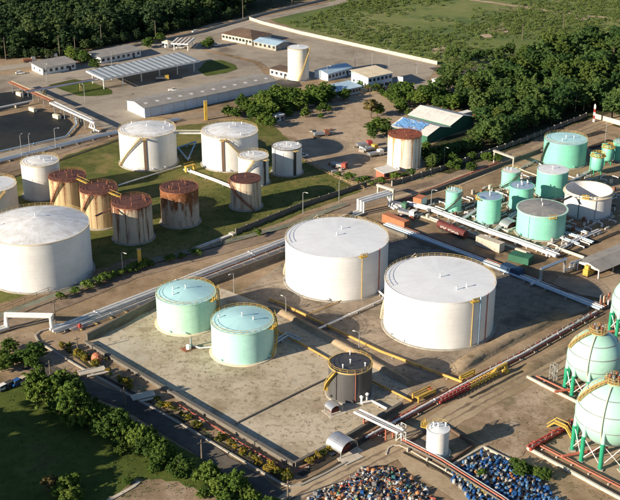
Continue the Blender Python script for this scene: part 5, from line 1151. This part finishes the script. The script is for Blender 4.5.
# woodland at right
poly = GG([(452, 103), (470, 82), (520, 66), (560, 52), (625, 38), (640, 130), (600, 113), (565, 122), (520, 138), (492, 148), (484, 128), (472, 112)])
for x, y in scatter(poly, 7.4, .35): plant(random.choice(['wood', 'wood', 'wood_olive', 'wood_blue']), (x, y), random.choice([.6, .75, .9, 1.0, 1.1, 1.3]) * random.uniform(.92, 1.08), 'green tree of the woodland at the upper right', 'trees of the right woodland', 'woodland_tree')
for grp, pts, key, s0, lb in [
    ('trees round the pale blue roofed shed', [(262, 104), (270, 108), (278, 100), (286, 104), (295, 98), (302, 103), (312, 98), (320, 102), (326, 97), (282, 112), (265, 114), (272, 118), (292, 110), (308, 106), (318, 106), (300, 110), (330, 101), (276, 109)], 'lush', .95, 'dark bushy tree in the belt below the tall slim tank'),
    ('trees behind the wide rear tank', [(236, 118), (247, 114), (228, 116), (256, 121), (262, 126), (270, 128), (242, 110), (252, 112), (266, 121)], 'lush', .75, 'low bushy tree behind the right wide rear tank'),
    ('trees between office and green hall', [(396, 104), (404, 100), (412, 104), (420, 106), (428, 104), (436, 106), (446, 108), (454, 110), (408, 96), (444, 100)], 'lush', .95, 'bushy tree in the row between the office and green warehouse'),
    ('trees between green hall and dark panel fence', [(440, 163), (448, 158), (456, 155), (466, 152), (476, 150), (482, 144), (484, 136), (432, 167), (474, 140), (490, 141), (498, 146), (505, 143)], 'wood', .62, 'small tree on the bank below the green warehouse'),
    ('trees round the far left house', [(78, 62), (84, 63), (88, 60), (72, 60), (95, 68)], 'lush', .7, 'small tree between the two far white roofed houses'),
    ('trees at the checkpoint', [(150, 44), (160, 42), (148, 48), (206, 48), (210, 47)], 'lush', .6, 'small tree at the checkpoint end of the far road'),
    ('field edge trees', [(444, 80), (452, 84), (448, 92), (440, 92), (458, 90), (462, 96), (436, 97)], 'wood', .9, 'tree beside the access road below the white boundary wall'),
    ('scattered field trees', [(330, 52), (452, 62), (466, 65), (478, 62), (488, 58), (500, 60), (510, 57)], 'wood', .7, 'isolated tree at the edge of the scrub field')]:
    if grp == 'scattered field trees': pts = pts[1:]
    for u, v in pts: plant(key, G(u, v), s0 * random.uniform(.8, 1.25), lb, grp)
plant('dry', G(371, 118), 1.0, 'dry yellowish tree standing alone in the sandy lot', None); plant('lush', G(377, 116), .8, 'green tree touching the dry one in the sandy lot', None)
plant('lush', G(380, 130), 1.15, 'broad dark green tree left of the rust banded tank', None, squash=.7); plant('lush', G(372, 131), .85, 'dark green shrubby tree left of the broad one by the trucks', None, squash=.7)
plant('lush', G(363, 88), .7, 'green tree before the left end of the office', None); plant('dry', G(368, 92), .55, 'small yellowish tree at the office corner', None)
# front left trees and hedge
FT = [(38, 388, .95), (48, 394, 1.0), (58, 391, 1.1), (68, 398, 1.05), (78, 402, 1.1), (86, 409, 1.0), (92, 414, .9), (72, 412, .95), (60, 404, .9), (82, 418, .8), (98, 408, .8), (52, 384, .7), (42, 380, .8), (66, 388, .9), (34, 384, .7), (104, 416, .7), (76, 394, .9)]
for u, v, s in FT: plant(random.choice(['lush', 'hedge', 'hedge_olive']), G(u, v + 9), s * random.uniform(.65, .95), 'broad leafy tree in the big clump at lower left', 'trees of the lower left clump', squash=1.3)
for i in range(40):
    f = i / 39; u, v = 112 + (270 - 112) * f, 421 + (511 - 421) * f; plant(random.choice(['lush', 'hedge', 'hedge', 'hedge_olive']), G(u + random.uniform(-16, 4), v + random.uniform(-2, 13)), random.choice([.25, .3, .4, .5, .62, .75]) * random.uniform(.85, 1.1), 'bushy shrub in the hedge along the asphalt road', 'roadside hedge shrubs', 'shrub', 'shrub', 1.1)
for i in range(24):
    f = random.random(); u, v = 100 + 170 * f, 419 + 96 * f; plant(random.choice(['hedge_olive', 'hedge', 'lush']), G(u + random.uniform(-30, -2), v + random.uniform(-1, 8)), random.uniform(.2, .45), 'small bright shrub on the lawn side of the roadside hedge', 'shrubs inside the roadside hedge', 'shrub', 'shrub')
for u, v, s in [(66, 492, .7), (74, 487, .6), (60, 498, .6), (78, 500, .6), (70, 505, .7)]: plant('lush', G(u, v), s * .75, 'leafy shrub in the lit clump at the bottom left', 'shrubs at the bottom left', 'shrub', 'shrub')
plant('lush', G(127, 484), .25, 'single small shrub on the front lawn beside the pale footpath', None, 'shrub', 'shrub')
plant('dry', G(50, 492), .5, 'brownish shrub left of the lit clump at the bottom left', None, 'shrub', 'shrub')
for u, v in [(4, 362), (14, 366), (24, 363), (32, 368), (2, 372), (10, 352), (36, 360)]: plant('lush', G(u, v), random.uniform(.45, .7), 'leafy tree at the left edge above the parked cars', 'trees above the parked cars')
# tall trees added out of view on the left to shade the front lawn
for x, y in [(-96, 206), (-90, 199), (-103, 214), (-98, 196), (-108, 205), (-112, 218), (-88, 190), (-105, 198), (-84, 181), (-95, 187), (-118, 212), (-86, 206), (-90, 213), (-94, 210)]:
    plant('forest', (x, y), random.uniform(1.35, 1.7), 'unseen tall tree added to shade the front lawn', 'unseen trees added to shade the front lawn')
# verge plants along the front bund wall
for i in range(64):
    f = random.random(); u, v = 62 + (290 - 62) * f, 343 + (478 - 343) * f; o = random.uniform(1, 8); plant('croton', G(u - o * .3, v + o * .55), random.choice([.5, .6, .8, 1.0, 1.25]), 'yellow green croton shrub on the verge outside the front bund wall', 'croton shrubs on the verge', 'shrub', 'shrub')
for u, v in [(318, 459), (324, 456), (330, 452), (336, 449), (310, 464)]: plant('croton', G(u, v), 1.1, 'yellow shrub left of the silver arched shelter', 'yellow shrubs by the arched shelter', 'shrub', 'shrub')
for u, v in [(100, 284), (106, 281), (113, 278), (120, 276), (128, 273), (135, 270), (142, 267), (150, 266), (60, 300), (75, 294), (88, 289), (170, 262), (182, 259), (196, 256), (258, 236)]: plant('bush', G(u, v), random.uniform(.8, 1.4), 'low green bush along the lawn fence beside the corridor shoulder', 'bushes along the lawn fence', 'shrub', 'shrub')
for u, v in [(372, 186), (366, 183), (358, 184), (348, 181), (338, 177), (396, 181), (404, 178), (412, 176), (380, 184)]: plant('bush', G(u, v), random.uniform(.8, 1.5), 'scrubby bush below the sandy lot near the rust banded tank', 'bushes below the sandy lot', 'shrub', 'shrub')
for u, v in [(514, 466), (522, 470), (530, 474), (538, 477), (545, 480), (520, 476)]: plant('lush', G(u, v), random.uniform(.3, .42), 'green shrub growing over the edge of the blue drum yard', 'shrubs by the drum yard', 'shrub', 'shrub')
plant('bush', G(482, 476), .8, 'small green bush among the blue drums', None, 'shrub', 'shrub')
for i in range(70):
    f = i / 69; u = -8 + 250 * f; v = 60 - .02 * u if u < 60 else 58.8 - (u - 60) * .235; plant('forest', G(u + random.uniform(-3, 3), v + random.uniform(-3, 0)), random.uniform(.3, .55), 'low leafy shrub along the front edge of the top left forest', 'shrubs along the forest edge', 'shrub', 'shrub')
for i in range(26): plant('lush', G(random.uniform(260, 330), random.uniform(98, 112) if i % 2 else random.uniform(104, 120)), random.uniform(.3, .6), 'low shrub in the belt below the tall slim tank', 'shrubs below the tall slim tank', 'shrub', 'shrub')
for u, v in [(402, 112), (408, 116), (400, 108), (432, 102), (440, 110), (450, 104), (478, 132), (486, 134), (476, 138), (468, 146), (460, 150), (450, 152), (442, 156), (434, 160), (426, 150), (424, 158), (382, 96), (388, 100), (378, 92), (394, 96), (386, 134), (372, 138), (344, 100), (346, 96)]:
    plant(random.choice(['lush', 'hedge', 'hedge_olive']), G(u, v), random.uniform(.45, .8), 'bushy shrub filling the gaps round the green warehouse and sandy lot', 'shrubs round the green warehouse', 'shrub', 'shrub')
for i in range(24): plant('lush', G(random.uniform(428, 500), random.uniform(0, 8) + 168 - (i / 24) * 24), random.uniform(.25, .5), 'low shrub on the bank between the green warehouse and the panel fence', 'shrubs on the warehouse bank', 'shrub', 'shrub')
# palms
def palm_mesh(seed):
    rg = np.random.default_rng(seed); V = []
    for i in range(16):
        t = i * 2.4; el = rg.uniform(.1, 1.1); L = rg.uniform(2.4, 3.2)
        for s_ in range(10):
            f = s_ / 10; x = L * f * math.cos(el) + .1; z = L * f * math.sin(el) - 1.5 * f * f * L * .4; wd = .55 * math.sin(math.pi * min(1, f + .12))
            for sg in (-1, 1):
                a = np.array([x, 0, z]); b_ = np.array([x + .25, sg * wd, z - .35 * wd]); c_ = np.array([x + .5, sg * wd * .9, z - .4 * wd]); d_ = np.array([x + .28, 0, z])
                Rm = np.array([[math.cos(t), -math.sin(t), 0], [math.sin(t), math.cos(t), 0], [0, 0, 1]]); V += [Rm @ q for q in (a, b_, c_, d_)]
    V = np.array(V); V[:, 2] += 4.6; return quads_mesh('fronds', V, 'leaf_scrub')
pm = [palm_mesh(i) for i in range(2)]; pt = MB().tube([(0, 0, -.1), (.1, .1, 2.4), (0, 0, 4.6)], .2, 7).mesh('trunk', 'bark')
for i, (u, v, s, lb) in enumerate([(470, 147, 1.0, 'palm tree on the bank right of the green warehouse'), (456, 157, .85, 'palm tree on the bank below the green warehouse'), (612, 66, 2.0, 'tall pale palm rising above the woodland at the right edge'), (604, 70, 1.6, 'palm beside the tall pale one in the woodland'), (82, 66, .9, 'palm between the far white houses'), (370, 95, .8, 'palm in front of the two storey office')]):
    T = thing('palm_tree', lb, 'palm', G(u, v), 'palm trees', random.uniform(0, 6)); T.scale = (s, s, s * 1.15); put('crown', pm[i % 2], T); put('trunk', pt, T)
# scrub of the big field: uncountable low bushes as one mass
rg = np.random.default_rng(5); poly = GG([(285, 24), (437, 60), (456, 74), (500, 66), (560, 48), (640, 34), (700, -30), (400, -30), (345, 3)]); Vs = []
def fbm(x, y): return math.sin(x * .045 + 1.3 * math.sin(y * .03)) + math.sin(y * .05 + 2.1 * math.sin(x * .021 + 1)) + .6 * math.sin((x + y) * .11)
for x, y in [(random.uniform(min(p[0] for p in poly), max(p[0] for p in poly)), random.uniform(min(p[1] for p in poly), max(p[1] for p in poly))) for _ in range(16000)]:
    if not inside(poly, x, y): continue
    d = fbm(x, y)
    if d + random.uniform(-1.3, 1.3) < -.2: continue
    s = random.uniform(.5, 1.1) * random.choice([1, 1, 1.4, 2.0]); n = int(26 + 16 * s)
    k = rg.normal(0, 1, (n, 3)); k /= np.linalg.norm(k, axis=1, keepdims=True); k[:, 2] = np.abs(k[:, 2])
    Vs.append(leaves(np.array([x, y, .1]) + k * np.array([s * 1.2, s * 1.2, s]) * rg.uniform(.5, 1, (n, 1)), k, .3, rg))
tag(put('scrub', quads_mesh('scrub', np.concatenate(Vs), 'leaf_field')), 'low green scrub covering the field', 'scrub', kind='stuff')
# rough grass tufts on lawns and verges
Vs = []
for pp, st, sz in [([(0, 300), (60, 284), (130, 258), (236, 240), (300, 214), (362, 191), (324, 172), (288, 150), (200, 175), (100, 235)], 2.4, .26), ([(30, 388), (110, 410), (190, 455), (255, 495), (0, 500), (0, 402)], 1.5, .2), ([(62, 350), (90, 352), (290, 476), (282, 482), (100, 376)], 1.3, .18), ([(400, 186), (440, 175), (586, 121), (560, 122), (450, 166)], 1.8, .3)]:
    for x, y in scatter(GG(pp), st, .5):
        if random.random() < .45: continue
        n = 5; k = rg.normal(0, 1, (n, 3)) * np.array([.35, .35, .12]) + np.array([x, y, .16]); Vs.append(leaves(k, np.tile([0., 0., .8], (n, 1)), sz, rg))
tag(put('rough_grass', quads_mesh('rough_grass', np.concatenate(Vs), 'leaf_scrub')), 'rough grass tufts on the lawns and verges', 'grass', kind='stuff')

# sparse dry weeds on the bare ground
Vs = []
for pp, st in [([(95, 344), (218, 290), (268, 308), (405, 392), (294, 460)], 2.2), ([(470, 415), (528, 378), (575, 402), (530, 448), (484, 445)], 1.7), ([(404, 214), (450, 200), (560, 170), (616, 170), (618, 226), (530, 252)], 2.0), ([(270, 300), (352, 222), (392, 230), (480, 350), (415, 388)], 2.4), ([(0, 335), (60, 335), (90, 380), (0, 372)], 1.4), ([(300, 100), (400, 95), (380, 180), (330, 170)], 2.6), ([(540, 450), (640, 500), (560, 500)], 1.4)]:
    for x, y in scatter(GG(pp), st, .5):
        if fbm(x * 3, y * 3) + random.uniform(-1, 1) < .5 or any(math.hypot(x - a, y - b_) < r_ for a, b_, r_ in [(8.1, 319.4, 17), (36.2, 289.6, 17), (-34.9, 291, 9.3), (-18.1, 274, 9.3), (10.1, 251.9, 6.2)] + TK): continue
        n = random.randint(3, 9); k = rg.normal(0, 1, (n, 3)) * np.array([.4, .4, .05]) + np.array([x, y, .14]); Vs.append(leaves(k, np.tile([0., 0., .8], (n, 1)), .13, rg))
tag(put('dry_weeds', quads_mesh('dry_weeds', np.concatenate(Vs), 'leaf_dry')), 'sparse dry weeds on the bare yards', 'weeds', kind='stuff')
# ------------------------------------------------------------------ scrap heap and drum yard
def drum_mesh(mat):
    k = MB(); k.lathe([(.01, .02), (.29, .02), (.3, .05), (.3, .3), (.32, .32), (.3, .34), (.3, .58), (.32, .6), (.3, .62), (.3, .86), (.29, .88), (.01, .86)], n=12); return k.mesh('drum', mat)
def tote_mesh(mat):
    k = MB(); k.box((0, 0, 0), (1.0, 1.0, .14)); k.box((0, 0, .16), (.96, .96, .9)); k.lathe([(.16, 1.06), (.16, 1.16), (.01, 1.17)], n=10); return k.mesh('tote', mat)
def sheet_mesh(mat):
    k = MB()
    for i in range(6):
        x0, x1 = -.8 + .27 * i, -.8 + .27 * (i + 1); z0, z1 = (.0, .12) if i % 2 else (.12, .0); k.add([(x0, -.5, z0), (x1, -.5, z1), (x1, .5, z1 + .1), (x0, .5, z0 + .1)], [(0, 1, 2, 3)])
    return k.mesh('sheet', mat)
def bag_mesh(mat):
    k = MB(); k.lathe([(.01, 0), (.5, .05), (.62, .35), (.5, .7), (.22, .85), (.28, .95), (.01, .96)], n=10); return k.mesh('bag', mat)
def pipe_mesh(mat):
    k = MB(); k.tube([(-1.2, 0, .14), (1.0, .1, .14), (1.3, .5, .2)], .14, 7); return k.mesh('offcut', mat)
MAKE = dict(drum=drum_mesh, tote=tote_mesh, sheet=sheet_mesh, bag=bag_mesh, pipe=pipe_mesh); CACHE = {}
def junk(kind, mat):
    if (kind, mat) not in CACHE: CACHE[kind, mat] = MAKE[kind](mat)
    return CACHE[kind, mat]
NAMES = dict(drum='scrap_drum', tote='container_tote', sheet='metal_sheet', bag='bulk_bag', pipe='pipe_offcut')
WORD = dict(drum='drum', tote='plastic tote', sheet='bent metal sheet', bag='bulging bag', pipe='pipe offcut'); CATS = dict(drum='drum', tote='tote', sheet='sheet', bag='bag', pipe='pipe')
rj = random.Random(3)
poly = GG([(300, 506), (318, 492), (342, 482), (364, 468), (382, 466), (405, 474), (425, 488), (440, 508)])
cx, cy = G(370, 500)[:2]
k = MB(); hp = [(p[0], p[1]) for p in poly]
P = scatter(poly, 1.6, .1, rj); hts = {}
def heap(x, y): 
    e = min(abs((hp[i][0] - hp[i - 1][0]) * (y - hp[i - 1][1]) - (hp[i][1] - hp[i - 1][1]) * (x - hp[i - 1][0])) / (math.dist(hp[i], hp[i - 1]) + 1e-6) for i in range(len(hp)))
    return min(1.6, e * .35) * (.7 + .3 * math.sin(x * .9) * math.sin(y * .8))
from mathutils.geometry import delaunay_2d_cdt
pts2 = [Vector(p) for p in P] + [Vector(p) for p in hp]
v2, e2, f2, *_ = delaunay_2d_cdt(pts2, [], [], 0, .01)
k.add([(v.x, v.y, heap(v.x, v.y) * .8 + .03) for v in v2], [tuple(f) for f in f2]); ms = k.build('scrap_mound', 'rubble'); tag(ms, kind='stuff'); ms['label'] = 'dark rubble mound under the scrap heap'; ms['category'] = 'rubble'
cnt = 0
for x, y in scatter(poly, 1.3, .5, rj):
    if cnt >= 290: break
    kd = rj.choice(['drum', 'drum', 'tote', 'sheet', 'bag', 'pipe', 'drum']); mt = rj.choice(['drum_blue', 'drum_sky', 'drum_white', 'drum_white', 'drum_orange', 'drum_yellow', 'drum_black', 'drum_red', 'drum_grey', 'drum_grey', 'drum_grey', 'drum_teal', 'drum_rust', 'drum_rust', 'drum_black', 'drum_black', 'drum_green'])
    col = {'sky': 'pale blue', 'rust': 'rusty'}.get(mt[5:], mt[5:]); s = rj.uniform(.5, 1.0)
    o = put(NAMES[kd], junk(kd, mt), None, (x, y, heap(x, y) * .8), rj.uniform(0, 6.28), (s, s, s)); o.rotation_euler = (rj.choice([0, 1.45, .5]) if kd != 'tote' else rj.uniform(-.3, .3), rj.uniform(-.3, .3), rj.uniform(0, 6.28))
    if o.rotation_euler[0] > 1: o.location.z += .3 * s
    tag(o, f'{col} {WORD[kd]} thrown on the scrap heap at the bottom', CATS[kd], f'{col} {WORD[kd]}s on the scrap heap'); cnt += 1
poly = GG([(455, 468), (483, 452), (510, 465), (545, 486), (562, 506), (475, 506), (448, 478)])
nd = 0; far = []; spots = sorted(scatter(poly, .86, .3, rj), key=lambda q: (q[0] - 40) ** 2 * .4 + (q[1] - 216) ** 2)
for x, y in spots:
    if rj.random() < .22: continue
    nd += 1
    if nd > 300: far.append((x, y)); continue
    mt = rj.choices(['drum_blue', 'drum_sky', 'drum_black', 'drum_white', 'drum_orange', 'drum_grey'], [8, 3, 7, 2, 1, 3])[0]; col = {'sky': 'pale blue'}.get(mt[5:], mt[5:])
    s = rj.uniform(.9, 1.15); tp = rj.random() < .3
    o = put('drum', junk('drum', mt), None, (x, y, .02 + (.3 * s if tp else 0)), rj.uniform(0, 6.28), (s, s, s)); o.rotation_euler = (1.5 if tp else 0, rj.uniform(-.08, .08), rj.uniform(0, 6.28))
    tag(o, f'{col} drum standing in the crowded kerbed drum yard' if not tp else f'{col} drum lying on its side in the kerbed drum yard', 'drum', f'{col} drums ' + ('lying' if tp else 'standing') + ' in the drum yard')
for i in range(12):
    p = lerp(G(456, 474), G(486, 496), i / 11); o = put('bulk_bag', junk('bag', 'drum_yellow'), None, (p[0], p[1], .03), i); tag(o, 'yellow bag in the row along the drum yard edge', 'bag', 'yellow bags along the drum yard')

# the remaining drums of the yard and the fine litter of the heap, too many to count
def litter(name, pts, cols, fn, label, cat):
    me = bpy.data.meshes.new(name); V = []; F = []; MI = []
    for x, y in pts:
        k = MB(); fn(k, x, y); b0 = len(V); V += k.v; F += [tuple(b0 + i for i in f) for f in k.f]; MI += [rj.randrange(len(cols))] * len(k.f)
    me.from_pydata(V, [], F)
    for c in cols: me.materials.append(M[c])
    me.polygons.foreach_set('material_index', MI); me.update()
    tag(put(name, me), label, cat, kind='stuff')
litter('packed_drums', far, ['drum_blue', 'drum_blue', 'drum_blue', 'drum_black', 'drum_sky', 'drum_grey'], lambda k, x, y: k.lathe([(.31, .02), (.31, .9), (.01, .88)], (x, y, rj.uniform(0, .05)), 10), 'mass of packed drums in the drum yard', 'drums')
hpoly = GG([(300, 506), (318, 492), (342, 482), (364, 468), (382, 466), (405, 474), (425, 488), (440, 508)])
litter('scrap_litter', scatter(hpoly, .5, .5, rj), ['drum_black', 'drum_grey', 'drum_rust', 'drum_white', 'drum_black', 'drum_blue', 'drum_grey', 'drum_orange'], lambda k, x, y: k.box((x, y, heap(x, y) * .8 - .05), (rj.uniform(.15, 1.0), rj.uniform(.1, .4), rj.uniform(.08, .4)), rj.uniform(0, 3), rj.uniform(-.4, .4)), 'fine mixed litter of the scrap heap', 'litter')

# things that stand alike in one row: say which one, counted from the left of the view
ORD = 'first second third fourth fifth sixth seventh eighth ninth tenth eleventh twelfth thirteenth fourteenth fifteenth sixteenth seventeenth eighteenth nineteenth twentieth'.split()
by = {}
for o in S.objects:
    if o.parent is None and o.get('category') and not o.get('kind'): by.setdefault((o['label'], o.name.split('.')[0]), []).append(o)
for (lb, nm), L in by.items():
    if 1 < len(L) <= 20 and len(lb.split()) <= 12:
        L.sort(key=lambda o: o.location.x / (o.location.y * math.cos(PITCH) + CAM_H * math.sin(PITCH)))
        for i, o in enumerate(L): o['label'] = lb + ', ' + (ORD[i] + ' from left' if i < len(L) - 1 or len(L) > 20 else 'rightmost')
